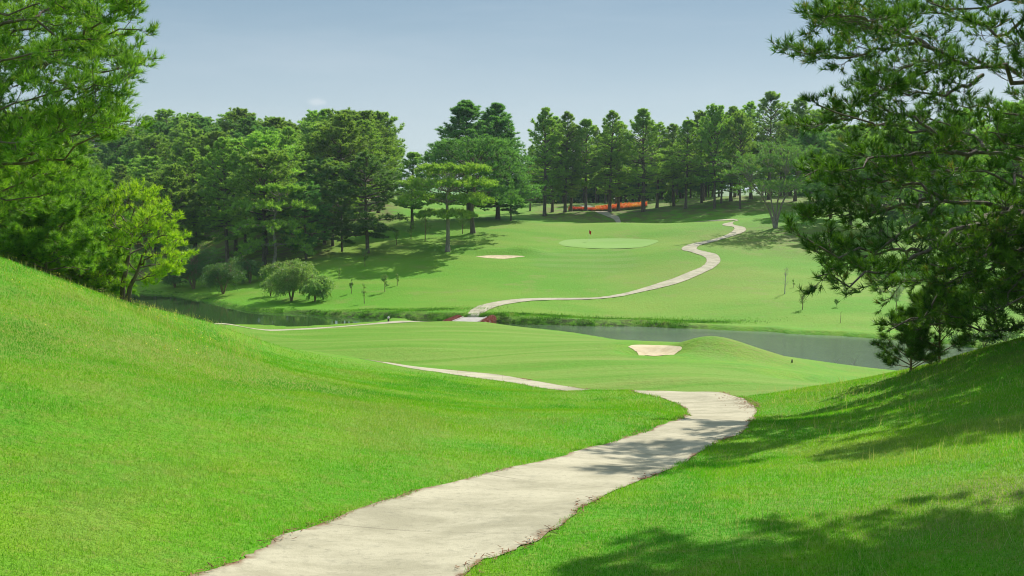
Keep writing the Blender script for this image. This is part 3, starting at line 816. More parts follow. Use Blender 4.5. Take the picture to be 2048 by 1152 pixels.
TAKEN = [pd(a[0], a[1]) for a in row] + [pd(938, 228), pd(996, 232), pd(735, 187), pd(757, 246), pd(692, 255), pd(640, 255), pd(545, 280), pd(479, 262), pd(684, 190), pd(612, 184), pd(824, 213)]
LF = np.array([pd(-260, 200), pd(60, 222), pd(250, 222), pd(330, 192), pd(430, 180), pd(520, 180), pd(600, 190), pd(690, 205), pd(745, 222), pd(790, 262), pd(790, 300), pd(560, 315), pd(400, 330), pd(-260, 330)])
def lab_left(px, d):
    return 'pine crown packed into the wooded hillside behind the left pond'
fill(LF, SKY_L, 6.3, 122, [('dome', 0), ('dome', 1), ('dome', 2), ('dome', 3), ('dome', 1), ('dark', 0), ('dark', 1), ('tall', 2)], lab_left,
     'pines packed on the left wooded hillside', (15, 22), 5, (1.2, 1.5))
RF = np.array([pd(1065, 272), pd(1150, 292), pd(1290, 276), pd(1320, 268), pd(1480, 256), pd(1600, 246), pd(1700, 235), pd(2250, 226), pd(2250, 330), pd(1400, 330), pd(1050, 345)])
fill(RF, SKY_R, 7.2, 66, [('tall', 0), ('tall', 1), ('tall', 2), ('tall', 3), ('thin', 0), ('thin', 1), ('dome', 2)], 'pine standing deep in the far grove behind the row and the ridge',
     'pines of the far grove on the right', (18, 25), 6, (0.85, 1.1))
RF2 = np.array([pd(1050, 305), pd(1410, 300), pd(1410, 350), pd(1050, 360)]); RF3 = np.array([pd(1535, 262), pd(2300, 245), pd(2350, 345), pd(1535, 345)])
DEEP = 'low crowned dark pine closing the back of the far grove'
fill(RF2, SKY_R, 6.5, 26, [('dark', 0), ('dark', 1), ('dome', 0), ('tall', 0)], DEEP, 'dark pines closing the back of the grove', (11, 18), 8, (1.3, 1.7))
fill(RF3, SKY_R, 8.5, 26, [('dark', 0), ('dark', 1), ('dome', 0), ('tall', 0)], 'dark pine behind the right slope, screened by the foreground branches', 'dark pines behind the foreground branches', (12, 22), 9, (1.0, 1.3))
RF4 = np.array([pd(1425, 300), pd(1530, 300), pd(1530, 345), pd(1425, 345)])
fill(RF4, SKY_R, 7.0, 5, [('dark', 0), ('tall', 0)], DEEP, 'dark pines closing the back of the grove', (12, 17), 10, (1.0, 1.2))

# --- two umbrella pines, the many stemmed tree, the yellow-green tree: hand laid limbs
def limb_tree(name, seed, base, trunk_pts, trunk_r, limbs, bark, leaf, m=12, q2=10, q3=6, frac2=0.28, Lt=0.5, tuft=0.3, k=12, w=0.02, up2=0.3, tuft_up=0.5,
              flat=0.2, limb_r=0.07, twig_r=0.008, L2abs=None, cone=(0.3, 1.15), k_t=2, u0=0.2, droop=0.0, ang=0.85, sub_r=0.02, tint_b=0.0, pend=0.0, yellow=0.0):
    """limbs: list of world polylines; everything is stored relative to base"""
    r = np.random.default_rng(seed); B = np.array(base)
    tp = catmull(np.array(trunk_pts) - B, 6)[None] if not isinstance(trunk_pts[0][0], (list, tuple)) else None
    parts = []
    stems = [trunk_pts] if not isinstance(trunk_pts[0][0], (list, tuple)) else trunk_pts
    for s_ in stems:
        c = catmull(np.array(s_) - B, 6); n_ = len(c)
        ra = trunk_r * np.linspace(1, 0.22, n_); ra[0] *= 1.45; ra[1] *= 1.25; ra[2] *= 1.1
        parts.append(tubes(c[None], ra[None], 9))
    PLs, Ls = [], []
    for lp in limbs:
        c = catmull(np.array(lp) - B, 8)
        seg = np.r_[0, np.cumsum(np.linalg.norm(np.diff(c, axis=0), axis=1))]
        uu = np.linspace(0, seg[-1], m)
        PLs.append(np.stack([np.interp(uu, seg, c[:, a]) for a in range(3)], -1)); Ls.append(seg[-1])
    PL = np.array(PLs); L = np.array(Ls)
    j = r.normal(0, 0.012, PL.shape) * L[:, None, None]; j[:, 0] = 0
    PL = PL + j
    br = [tubes(PL, np.linspace(1, 0.2, m)[None] * (limb_r * (0.35 + 0.65 * L / L.max()))[:, None], 6)]
    Lp = L if L2abs is None else np.full(len(L), L2abs / frac2)
    S2, L2, _ = children(r, PL, Lp, q2, u0, 1.0, ang, 0.3, frac2, 6, up2, 0.25, 0.14, 0.5, flat)
    S3, L3, _ = children(r, S2, L2, q3, 0.15, 1.0, 0.7, 0.3, 0.5, 5, 0.7 - pend, Lt * 0.5, 0.14, 0.3, flat + 0.15)
    br.append(tubes(S2, np.linspace(1, 0.35, 6)[None] * (sub_r * (0.4 + 0.6 * L2 / L2.max()))[:, None], 5))
    br.append(tubes(S3, np.linspace(1, 0.6, 5)[None] * np.full((len(L3), 1), twig_r), 4))
    Ps = [S3[:, -1], S2[:, -1], PL[:, -1]]; Ds = [S3[:, -1] - S3[:, -2], S2[:, -1] - S2[:, -2], PL[:, -1] - PL[:, -2]]
    if k_t >= 2: Ps.append(S3[:, 3]); Ds.append(S3[:, 3] - S3[:, 2])
    if k_t >= 3: Ps.append(S3[:, 2]); Ds.append(S3[:, 2] - S3[:, 1])
    if k_t >= 2: Ps.append(S2[:, 4]); Ds.append(S2[:, 4] - S2[:, 3])
    P = np.concatenate(Ps); D = nrm(nrm(np.concatenate(Ds)) + np.array([0, 0, tuft_up]))
    keep = r.random(len(P)) < 0.93; P, D = P[keep], D[keep]
    tint = np.clip(r.random(len(P)) * 0.84 + tint_b, 0, 1); tint[r.random(len(P)) < yellow] = 1.0
    V, f, tt = tufts(r, P, D, tuft * r.uniform(0.8, 1.15, len(P)), k, w, cone, back=tuft * 0.5, tint=tint, droop=droop)
    root = make_tree(name, join(parts), join(br), (V, f, tt), bark, leaf)
    root.location = B
    return root

def fan(r, c, n, rad, rise, tips_z, droop=0.0, az0=0, az1=2 * PI, jr=0.2):
    """n arching limbs from point c outwards"""
    out = []
    for i in range(n):
        a = az0 + (az1 - az0) * (i + r.random() * 0.6) / n; R_ = rad * r.uniform(1 - jr, 1.05)
        cx, cy = math.cos(a), math.sin(a)
        out.append([c, (c[0] + cx * R_ * 0.35, c[1] + cy * R_ * 0.35, c[2] + rise * 0.6), (c[0] + cx * R_ * 0.7, c[1] + cy * R_ * 0.7, c[2] + rise * 0.95),
                    (c[0] + cx * R_, c[1] + cy * R_, c[2] + tips_z)])
    return out

rr_ = random.Random(3)
# front umbrella pine
b = gpt(895, 186); zt = lambda py, d: float(ray(895, py)[1]) * d
x0, y0, z0 = b; ztop = zt(326, 186); zl = lambda py: zt(py, 186)
tp = [(x0, y0, z0 - 0.3), (x0 + 0.1, y0, zl(450)), (x0 - 0.05, y0, zl(400)), (x0 + 0.3, y0, zl(365)), (x0 + 0.4, y0, zl(345))]
L_ = []
L_ += fan(rr_, (x0 + 0.3, y0, zl(366)), 9, 6.3, 2.4, 2.2)
L_ += fan(rr_, (x0 + 0.1, y0, zl(385)), 9, 7.8, 1.6, 1.2)
L_ += fan(rr_, (x0, y0, zl(405)), 9, 8.2, 0.8, 0.0, az0=-1.2, az1=4.2)
L_ += fan(rr_, (x0, y0, zl(425)), 6, 5.6, -0.2, -0.7)
t = limb_tree('umbrella_pine', 71, b, tp, 0.36, L_, M_BARKP, M_PINEU, q2=17, q3=9, frac2=0.33, tuft=0.52, k=10, w=0.075, up2=0.25, tuft_up=1.0, flat=0.12, limb_r=0.11, twig_r=0.012, sub_r=0.03, k_t=2, cone=(0.2, 1.0), u0=0.35, tint_b=0.15)
tag(t, 'layered umbrella pine standing alone left of the far bunker', 'pine tree')
# great umbrella pine behind it
b = gpt(946, 205); x0, y0, z0 = b; zl = lambda py: float(ray(946, py)[1]) * 205
tp = [(x0, y0, z0 - 0.3), (x0 - 0.2, y0, zl(420)), (x0 + 0.3, y0, zl(370)), (x0, y0, zl(330)), (x0 + 0.2, y0, zl(305))]
L_ = fan(rr_, (x0, y0, zl(335)), 10, 8.2, 4.6, 4.2)
L_ += fan(rr_, (x0, y0, zl(345)), 10, 10.2, 4.0, 2.2)
L_ += fan(rr_, (x0, y0, zl(360)), 8, 10.6, 2.6, 0.2)
L_ += fan(rr_, (x0 + 0.2, y0, zl(385)), 5, 9.0, 0.2, -1.8, az0=-1.0, az1=1.2)
t = limb_tree('umbrella_pine', 72, b, tp, 0.42, L_, M_BARK, M_PINED, q2=15, q3=8, frac2=0.27, tuft=0.52, k=9, w=0.085, up2=0.25, tuft_up=0.9, flat=0.14, limb_r=0.13, twig_r=0.012, sub_r=0.035, k_t=2, cone=(0.2, 1.0), u0=0.35)
tag(t, 'great wide domed pine between the layered umbrella pine and the pointed pair', 'pine tree')
# layered pine over the left forest edge
b = gpt(545, 180); x0, y0, z0 = b; zl = lambda py: float(ray(545, py)[1]) * 180
tp = [(x0, y0, z0 - 0.3), (x0 + 0.5, y0, zl(500)), (x0 + 0.2, y0, zl(450)), (x0 + 1.2, y0, zl(400)), (x0 + 1.0, y0, zl(375))]
L_ = fan(rr_, (x0 + 1.0, y0, zl(395)), 7, 4.6, 1.6, 1.4) + fan(rr_, (x0 + 0.4, y0, zl(425)), 8, 7.6, 1.3, 0.5) + fan(rr_, (x0 + 0.2, y0, zl(455)), 7, 8.0, 0.6, -0.6) + fan(rr_, (x0 + 0.3, y0, zl(490)), 6, 7.0, 0.2, -1.3)
t = limb_tree('pine_tree', 73, b, tp, 0.32, L_, M_BARKP, M_PINEU, q2=12, q3=8, frac2=0.30, tuft=0.5, k=9, w=0.08, up2=0.25, tuft_up=0.8, flat=0.15, limb_r=0.10, twig_r=0.012, sub_r=0.03, k_t=2, cone=(0.2, 1.1), u0=0.3)
tag(t, 'spreading layered pine with pale limbs at the front of the left forest', 'pine tree')
# many stemmed spreading tree on the right slope
b = gpt(1550, 209); x0, y0, z0 = b; D_ = 209
w3 = lambda px, py, dd=0.0: tuple(np.array(P3(px, py, D_ + dd)))
st = [[(x0, y0, z0 - 0.3), w3(1548, 430), w3(1541, 390, 1), w3(1541, 340, 1.5)], [(x0, y0, z0 - 0.3), w3(1552, 430), w3(1558, 390, -1), w3(1572, 350, -2)],
      [(x0, y0, z0 - 0.3), w3(1540, 425), w3(1522, 390, -1), w3(1500, 365, -3)], [(x0, y0, z0 - 0.3), w3(1560, 420, 1), w3(1575, 385, 2), w3(1598, 350, 3)]]
L_ = []
for s_ in st:
    c = s_[-1]; L_ += fan(rr_, c, 6, 2.6, 4.4, 4.9); L_ += fan(rr_, c, 7, 4.4, 2.4, 2.2, jr=0.4); L_ += fan(rr_, s_[-2], 6, 4.9, 2.0, 0.8, jr=0.4)
L_ += [[w3(1510, 372, -2), w3(1485, 345, -3), w3(1460, 330, -4), w3(1438, 325, -4)], [w3(1522, 390, -1), w3(1495, 370, -3), w3(1470, 352, -3), w3(1450, 350, -3)]]
t = limb_tree('spreading_tree', 74, b, st, 0.27, L_, M_BARKP, M_PINED, q2=7, q3=5, frac2=0.34, tuft=0.5, k=7, w=0.085, up2=0.3, tuft_up=0.7, flat=0.2, limb_r=0.09, twig_r=0.012, sub_r=0.03, k_t=1, cone=(0.2, 1.1), u0=0.4, tint_b=0.2)
tag(t, 'spreading tree with several pale leaning stems beside the upper path curve', 'tree')
# yellow green pine at the rim of the left slope
b = hit(245, 604, 50); x0, y0, z0 = b; D_ = y0
w3 = lambda px, py, dd=0.0: tuple(np.array(P3(px, py, D_ + dd)))
st = [[(x0, y0, z0 - 0.3), w3(246, 570), w3(254, 530), w3(262, 480, 0.4), w3(262, 445, 0.4), w3(270, 415, 0.5)],
      [(x0 + 0.22, y0, z0 - 0.3), w3(260, 575), w3(270, 555), w3(279, 530), w3(284, 510, -0.5)]]
L_ = [[w3(256, 515), w3(240, 540), w3(222, 565, -0.6), w3(208, 566, -0.9), w3(195, 558, -1)], [w3(254, 520), w3(270, 540, 0.5), w3(300, 560, 0.6), w3(330, 545, 1)],
      [w3(262, 470), w3(235, 455), w3(222, 440), w3(228, 415), w3(222, 400)], [w3(262, 450), w3(240, 430, 1), w3(235, 405, 1), w3(240, 392, 1)],
      [w3(266, 440), w3(275, 420), w3(290, 400), w3(300, 390)], [w3(262, 460), w3(285, 445, -1), w3(310, 425, -1), w3(318, 408, -1)],
      [w3(260, 490), w3(290, 470, -1), w3(325, 450, -1.2), w3(345, 440, -1.2)], [w3(258, 510), w3(295, 490, 0.6), w3(340, 480, 1), w3(370, 480, 1)],
      [w3(278, 530), w3(310, 510, -0.8), w3(345, 505, -1.2), w3(380, 508, -1.2)], [w3(278, 535), w3(310, 530, 0.5), w3(340, 530, 1), w3(365, 538, 1)],
      [w3(262, 475), w3(262, 455, 1.5), w3(280, 440, 2.2), w3(305, 436, 2.8)], [w3(258, 500), w3(240, 490, -1.4), w3(225, 480, -2), w3(214, 475, -2.2)],
      [w3(284, 512), w3(300, 490, -0.8), w3(320, 475, -1.6), w3(352, 470, -2)], [w3(262, 470), w3(280, 455, -1.2), w3(292, 445, -2), w3(300, 430, -2.4)],
      [w3(252, 545), w3(235, 530, 1), w3(215, 515, 1.4), w3(205, 505, 1.5)], [w3(262, 560), w3(290, 556, 0), w3(318, 545, 0), w3(345, 530, 0)], [w3(268, 420), w3(255, 405), w3(262, 393), w3(270, 388)]]
t = limb_tree('pine_tree', 75, b, st, 0.13, L_, M_BARK, M_PINEY, q2=9, q3=6, L2abs=1.1, frac2=0.4, Lt=0.3, tuft=0.24, k=12, w=0.022, up2=0.4, tuft_up=0.7, flat=0.3, limb_r=0.045, twig_r=0.008, sub_r=0.018, k_t=2, cone=(0.15, 1.1), u0=0.3)
tag(t, 'yellow green pine with a forked trunk at the rim of the left slope', 'pine tree')

# --- foreground pine on the right: trunk outside the frame, limbs reach in
b = gpt(2235, 38); x0, y0, z0 = b
w3 = lambda px, py, d=27.0: tuple(np.array(P3(px + 30 * (2048 - px) / 480 if px < 2048 else px, py, 38 + (d - 27) * 2.1)))
tpt = [(x0, y0, z0 - 0.3), (x0 - 0.1, y0, z0 + 3), (x0 + 0.1, y0, z0 + 6), (x0, y0 + 0.1, z0 + 9), (x0 - 0.1, y0, z0 + 13), (x0, y0, z0 + 18)]
T_ = lambda py: (x0, y0, float(ray(2235, py)[1]) * y0)
L_ = [
 [T_(230), w3(2100,200,27), w3(2034,167,26.5), w3(1961,138,26), w3(1873,103,25.5), w3(1814,70,25), w3(1732,26,25), w3(1660,2,24.5), w3(1622,-12,24)],
 [w3(1873,103,25.5), w3(1829,84,25.5), w3(1770,95,25.5), w3(1712,103,25), w3(1650,112,25), w3(1600,108,24.6), w3(1568,97,24.4)],
 [w3(1845,92,25.3), w3(1790,68,25.6), w3(1730,58,26), w3(1668,60,26), w3(1612,50,26)],
 [w3(1800,66,25), w3(1740,50,24.2), w3(1680,35,23.6), w3(1610,28,23.2)],
 [T_(60), w3(2110,20,27), w3(2022,3,27), w3(1961,18,27), w3(1887,15,26.8), w3(1820,-5,26.5)],
 [w3(2060,30,27), w3(1990,70,27.5), w3(1930,40,28), w3(1870,30,28.4), w3(1800,25,28.6), w3(1745,0,29)],
 [w3(2040,150,27), w3(1946,123,27.4), w3(1873,132,27.2), w3(1800,160,27), w3(1741,187,26.8), w3(1676,206,26.4), w3(1664,190,26.2)],
 [w3(1873,132,27.2), w3(1830,120,28), w3(1780,140,28.5), w3(1735,150,29), w3(1690,165,29)],
 [w3(1960,150,26), w3(1900,180,25.4), w3(1840,190,25), w3(1780,185,24.8), w3(1720,170,24.5)],
 [T_(340), w3(2100,335,27), w3(2048,325,27), w3(1946,302,26.8), w3(1880,280,26.4), w3(1814,264,26), w3(1740,250,25.6), w3(1670,235,25.2), w3(1612,212,25)],
 [w3(1946,302,26.8), w3(1880,310,26), w3(1816,310,25.5), w3(1750,318,25), w3(1694,327,24.6), w3(1640,340,24.4), w3(1596,352,24.2)],
 [w3(1880,280,26.4), w3(1830,240,26.8), w3(1780,225,27), w3(1720,225,27.2), w3(1640,245,27.2), w3(1590,262,27)],
 [w3(1990,320,27), w3(1930,270,28.2), w3(1870,240,29), w3(1810,230,29.5), w3(1750,215,30)],
 [T_(450), w3(2120,440,26.6), w3(2048,424,26.2), w3(2012,407,26), w3(1914,398,25.6), w3(1877,398,25.3), w3(1824,437,25), w3(1768,459,24.7), w3(1694,490,24.3), w3(1640,500,24), w3(1592,478,23.8)],
 [w3(1877,398,25.3), w3(1853,380,25.4), w3(1800,370,25.6), w3(1740,360,25.8), w3(1670,360,26), w3(1600,330,26)],
 [w3(1850,395,25.3), w3(1755,420,25.8), w3(1694,429,25.8), w3(1640,428,25.6), w3(1585,437,25.4)],
 [w3(2024,415,26), w3(1960,435,25.2), w3(1914,456,24.8), w3(1829,503,24.2), w3(1768,539,23.8), w3(1700,560,23.4), w3(1640,560,23), w3(1600,543,22.8)],
 [w3(1829,503,24.2), w3(1770,500,24.8), w3(1710,515,25), w3(1650,520,25), w3(1600,500,25)],
 [w3(2000,440,26.5), w3(1950,480,27), w3(1900,520,27.4), w3(1850,550,27.6), w3(1790,565,27.8), w3(1730,575,28)],
 [T_(560), w3(2130,540,26.4), w3(2048,520,26), w3(1990,530,25.6), w3(1930,560,25.2), w3(1858,600,25), w3(1831,628,24.8), w3(1799,630,24.8), w3(1759,640,24.6)],
 [T_(640), w3(2130,655,26.6), w3(2032,653,26), w3(1960,656,25.6), w3(1926,649,25.4), w3(1880,640,25.2), w3(1850,650,25)],
 [w3(2100,600,26.5), w3(2040,590,27.2), w3(1980,600,27.6), w3(1930,610,28), w3(1880,590,28.2)],
 [w3(2110,540,26.3), w3(2050,500,25.4), w3(1990,500,24.8), w3(1930,520,24.4), w3(1870,530,24)],
 [T_(520), w3(2130,500,25.8), w3(2070,560,25), w3(2010,600,24.6), w3(1960,625,24.4), w3(1900,640,24.2)],
 [T_(250), w3(2120,270,28), w3(2040,230,28.6), w3(1970,220,29), w3(1900,215,29.4), w3(1850,200,29.8)],
 [T_(150), w3(2120,120,26), w3(2060,90,25.4), w3(2010,50,25), w3(1960,60,24.8)],
 [T_(380), w3(2120,370,25.6), w3(2050,360,24.6), w3(1990,350,24), w3(1930,340,23.6), w3(1870,330,23.4)],
 [T_(300), w3(2140,280,26), w3(2070,300,25), w3(2010,290,24.2), w3(1960,250,23.8)],
 [w3(1946,302,26.8), w3(1900,340,27.4), w3(1850,350,28), w3(1790,345,28.4), w3(1730,330,28.6)],
 [w3(2048,424,26.2), w3(2000,460,25.2), w3(1970,500,24.6), w3(1925,555,24.2), w3(1880,580,24)],
]
for i in range(26):   # the rest of the crown, outside the frame on the right
    a = rr_.uniform(-1.9, 1.9); h = rr_.uniform(3.2, 16.5); c = (x0, y0, z0 + h); R_ = rr_.uniform(4.5, 7.5) * (1.15 - h / 24)
    if math.cos(a) < -0.2: a = a * 0.6
    L_ += [[c, (c[0] + math.cos(a) * R_ * 0.5, c[1] + math.sin(a) * R_ * 0.5, c[2] + 0.6), (c[0] + math.cos(a) * R_, c[1] + math.sin(a) * R_, c[2] + 0.9)]]
for i in range(12):   # limbs towards the camera side
    a = rr_.uniform(-2.6, -1.3); h = rr_.uniform(4.5, 16); c = (x0, y0, z0 + h); R_ = rr_.uniform(5, 8) * (1.25 - h / 24)
    L_ += [[c, (c[0] + math.cos(a) * R_ * 0.5, c[1] + math.sin(a) * R_ * 0.5, c[2] + 0.9), (c[0] + math.cos(a) * R_, c[1] + math.sin(a) * R_, c[2] + 0.9)]]
for i in range(7):
    a = rr_.uniform(-2.5, -2.15); h = rr_.uniform(7.5, 12); c = (x0, y0, z0 + h); R_ = rr_.uniform(8.5, 11)
    L_ += [[c, (c[0] + math.cos(a) * R_ * 0.5, c[1] + math.sin(a) * R_ * 0.5, c[2] + 0.5), (c[0] + math.cos(a) * R_, c[1] + math.sin(a) * R_, c[2] - 0.2)]]
for i in range(12):  # dense low boughs at the frame edge
    px_, py_, dd = rr_.uniform(1880, 2040), rr_.uniform(440, 640), rr_.uniform(23.5, 29)
    L_ += [[T_(py_ - 30), w3(2140, py_ - 25, dd), w3(px_ + 60, py_ - 12, dd), w3(px_, py_, dd)]]
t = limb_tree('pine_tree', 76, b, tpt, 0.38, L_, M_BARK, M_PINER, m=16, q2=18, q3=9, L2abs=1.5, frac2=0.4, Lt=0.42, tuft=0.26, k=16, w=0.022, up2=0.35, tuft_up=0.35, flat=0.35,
              limb_r=0.11, twig_r=0.007, sub_r=0.017, k_t=2, cone=(0.15, 1.15), u0=0.16, ang=0.8, yellow=0.03)
tag(t, 'big dark pine reaching its long drooping branches in from the right edge', 'pine tree')

# a second pine farther right, outside the frame, whose crown overhangs the near slope and shades it
b = gpt(2225, 19.2); x0, y0, z0 = b
tpt = [(x0, y0, z0 - 0.3), (x0 - 0.1, y0, z0 + 5), (x0 + 0.1, y0, z0 + 10), (x0, y0, z0 + 15)]
L_ = []
for i in range(46):
    a = rr_.uniform(1.0, 5.4); h = rr_.uniform(9.6, 13.5); c = (x0, y0, z0 + h); R_ = rr_.uniform(4.0, 6.0) * (1.5 - h / 20)
    L_ += [[c, (c[0] + math.cos(a) * R_ * 0.5, c[1] + math.sin(a) * R_ * 0.5, c[2] + 0.5), (c[0] + math.cos(a) * R_, c[1] + math.sin(a) * R_, c[2] + 0.5)]]
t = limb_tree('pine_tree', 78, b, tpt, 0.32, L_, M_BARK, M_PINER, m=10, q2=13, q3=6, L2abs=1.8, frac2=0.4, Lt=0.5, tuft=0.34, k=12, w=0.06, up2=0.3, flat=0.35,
              limb_r=0.10, twig_r=0.008, sub_r=0.017, k_t=2, u0=0.2)
tag(t, 'tall pine outside the right edge whose crown shades the near slope', 'pine tree')

# --- foreground pine on the left
b = gpt(-190, 33); x0, y0, z0 = b
w3 = lambda px, py, d=27.0: tuple(np.array(P3(px, py, 31 + (d - 27) * 1.5)))
tpt = [(x0, y0, z0 - 0.3), (x0 + 0.1, y0, z0 + 3), (x0, y0, z0 + 6), (x0 + 0.1, y0 + 0.1, z0 + 9), (x0, y0, z0 + 12)]
T_ = lambda py: (x0, y0, float(ray(-190, py)[1]) * y0)
L_ = [
 [T_(80), w3(-80,50,28), w3(0,34,27.5), w3(59,40,27), w3(97,70,27), w3(140,78,26.8), w3(190,85,26.6), w3(240,60,26.4), w3(286,50,26.2)],
 [w3(59,40,27), w3(90,22,27.4), w3(126,6,27.6), w3(180,0,27.6), w3(230,-8,27.6)],
 [w3(150,80,26.8), w3(190,50,26.4), w3(225,25,26), w3(262,8,25.8)],
 [T_(230), w3(-60,190,28), w3(44,161,27.6), w3(85,138,27.2), w3(150,140,27), w3(205,138,26.8), w3(250,140,26.6), w3(292,123,26.4)],
 [w3(85,138,27.2), w3(120,110,27.5), w3(165,105,27.8), w3(215,112,28), w3(262,108,28)],
 [w3(60,155,27.2), w3(110,165,26.6), w3(160,172,26.2), w3(205,172,26), w3(240,160,26)],
 [T_(220), w3(-70,200,27.4), w3(0,214,27), w3(29,231,26.8), w3(73,236,26.6), w3(117,223,26.4), w3(176,193,26.2), w3(211,170,26)],
 [T_(330), w3(-60,330,27.4), w3(0,325,27), w3(73,319,26.8), w3(147,302,26.6), w3(205,272,26.4), w3(262,236,26.2)],
 [w3(110,312,26.8), w3(150,270,27.4), w3(190,245,27.6), w3(235,225,27.8)],
 [w3(40,322,26.8), w3(80,285,26.2), w3(120,262,26), w3(165,250,25.8), w3(200,240,25.8)],
 [T_(140), w3(-70,110,28.8), w3(0,95,29), w3(60,95,29.2), w3(120,85,29.2), w3(170,60,29.2), w3(210,40,29)],
 [T_(60), w3(-60,10,27), w3(0,-10,26.6), w3(50,-10,26.4), w3(110,-12,26.2)],
 [T_(280), w3(-50,270,28), w3(20,268,28), w3(80,262,28), w3(140,235,28), w3(190,215,28)],
 [T_(400), w3(-50,390,28), w3(10,380,28), w3(60,360,28), w3(110,345,28), w3(150,335,28)],
 [T_(180), w3(-60,150,26), w3(10,125,25.6), w3(60,110,25.4), w3(105,95,25.2), w3(150,100,25)],
 [T_(330), w3(-60,300,26), w3(0,290,25.4), w3(45,275,25.2), w3(90,280,25)],
 [T_(450), w3(-60,420,27), w3(0,400,26.6), w3(50,395,26.4), w3(95,380,26.2)],
 [T_(120), w3(-60,80,30), w3(10,60,30.4), w3(70,55,30.6), w3(130,40,30.8), w3(180,30,31)],
]
for i in range(16):
    a = rr_.uniform(1.3, 4.9); h = rr_.uniform(3.0, 11); c = (x0, y0, z0 + h); R_ = rr_.uniform(3.0, 5.0) * (1.15 - h / 18)
    L_ += [[c, (c[0] + math.cos(a) * R_ * 0.5, c[1] + math.sin(a) * R_ * 0.5, c[2] + 0.6), (c[0] + math.cos(a) * R_, c[1] + math.sin(a) * R_, c[2] + 0.9)]]
for i in range(9):   # finer limbs filling the crown
    px_, py_, dd = rr_.uniform(40, 225), rr_.uniform(-15, 320), rr_.uniform(25.5, 31)
    L_ += [[T_(py_ + rr_.uniform(20, 120)), w3(-60, py_ + rr_.uniform(0, 60), dd), w3(px_ * 0.4, py_ + rr_.uniform(-5, 25), dd), w3(px_ * 0.75, py_ + rr_.uniform(-5, 12), dd), w3(px_, py_, dd)]]
t = limb_tree('pine_tree', 77, b, tpt, 0.26, L_, M_BARK, M_PINEL, m=16, q2=17, q3=9, L2abs=1.3, frac2=0.4, Lt=0.36, tuft=0.23, k=15, w=0.018, up2=0.35, tuft_up=0.5, flat=0.35,
              limb_r=0.075, twig_r=0.0055, sub_r=0.013, k_t=2, cone=(0.15, 1.1), u0=0.22, ang=0.8, yellow=0.04, tint_b=0.05)
tag(t, 'bright green pine reaching its branches in from the upper left edge', 'pine tree')

# --- bushy pines behind the rim of the left slope
BUSHP = [(0, 0.9), (0.25, 1.0), (0.55, 0.8), (0.8, 0.5), (1, 0.1)]
def bushy(seed, px, d, top, rad, label, leaf=None, cb=0.06, k=13, w=0.024, tuft=0.26, n1=64, group=None, e_lo=0.0, q2=10, q3=7):
    x, y, z = gpt(px, d); H = float(ray(px, top)[1]) * d - z
    o = pine('pine_tree', seed, H, cb, rad, BUSHP, n1=n1, q2=q2, q3=q3, e_lo=e_lo, e_hi=0.9, tuft=tuft, k=k, w=w, up=0.4, leaf=leaf or M_PINEL, tr=0.012 * H + 0.03, tuft_up=0.5, flat=0.3,
             twigs=True, frac2=0.45, tint_b=0.0)
    o.location = (x, y, z - 0.1); tag(o, label, 'pine tree', group); return o
bushy(81, 30, 47, 300, 3.3, 'bushy bright pine behind the left slope rim, nearest the left edge')
bushy(82, 118, 50, 322, 2.9, 'bushy bright pine behind the left slope rim, second from the left edge', n1=60)
bushy(86, 60, 53, 262, 3.4, 'tall bushy pine behind the other bushy pines, its top among the hanging branches', n1=70)
bushy(87, 150, 56, 330, 3.2, 'bushy pine behind and above the yellow green pine on its left side', n1=66)
bushy(83, 178, 53, 395, 2.0, 'smaller dense pine touching the yellow green pine on its left', n1=46)
bushy(84, -70, 46, 330, 3.0, 'bushy pine cut by the left edge of the photo behind the slope')
bushy(85, 90, 44, 430, 2.2, 'low bushy pine just behind the rim under the two bigger ones', n1=40)

# --- two young pines on the rim of the right slope
def young(seed, px, py, dm, top, rad, label, leaf, n1=22):
    x, y, z = hit(px, py, dm); H = float(ray(px, top)[1]) * y - z
    o = pine('young_pine', seed, H, 0.07, rad, CONE, n1=n1, q2=6, q3=4, e_lo=0.45, e_hi=1.0, tuft=0.21, k=20, w=0.012, up=0.35, leaf=leaf, tr=0.045, tuft_up=0.6, flat=0.3, twigs=True,
             bark=M_BARKY, frac2=0.45, base_flare=1.2)
    o.location = (x, y, z - 0.05); tag(o, label, 'young pine'); return o
young(91, 1879, 726, 35, 585, 1.45, 'taller young pine with a bare slim stem on the right slope rim', M_PINER, 26)
young(92, 1822, 744, 35, 640, 1.15, 'shorter bushy young pine left of the taller one on the right rim', M_PINER, 30)

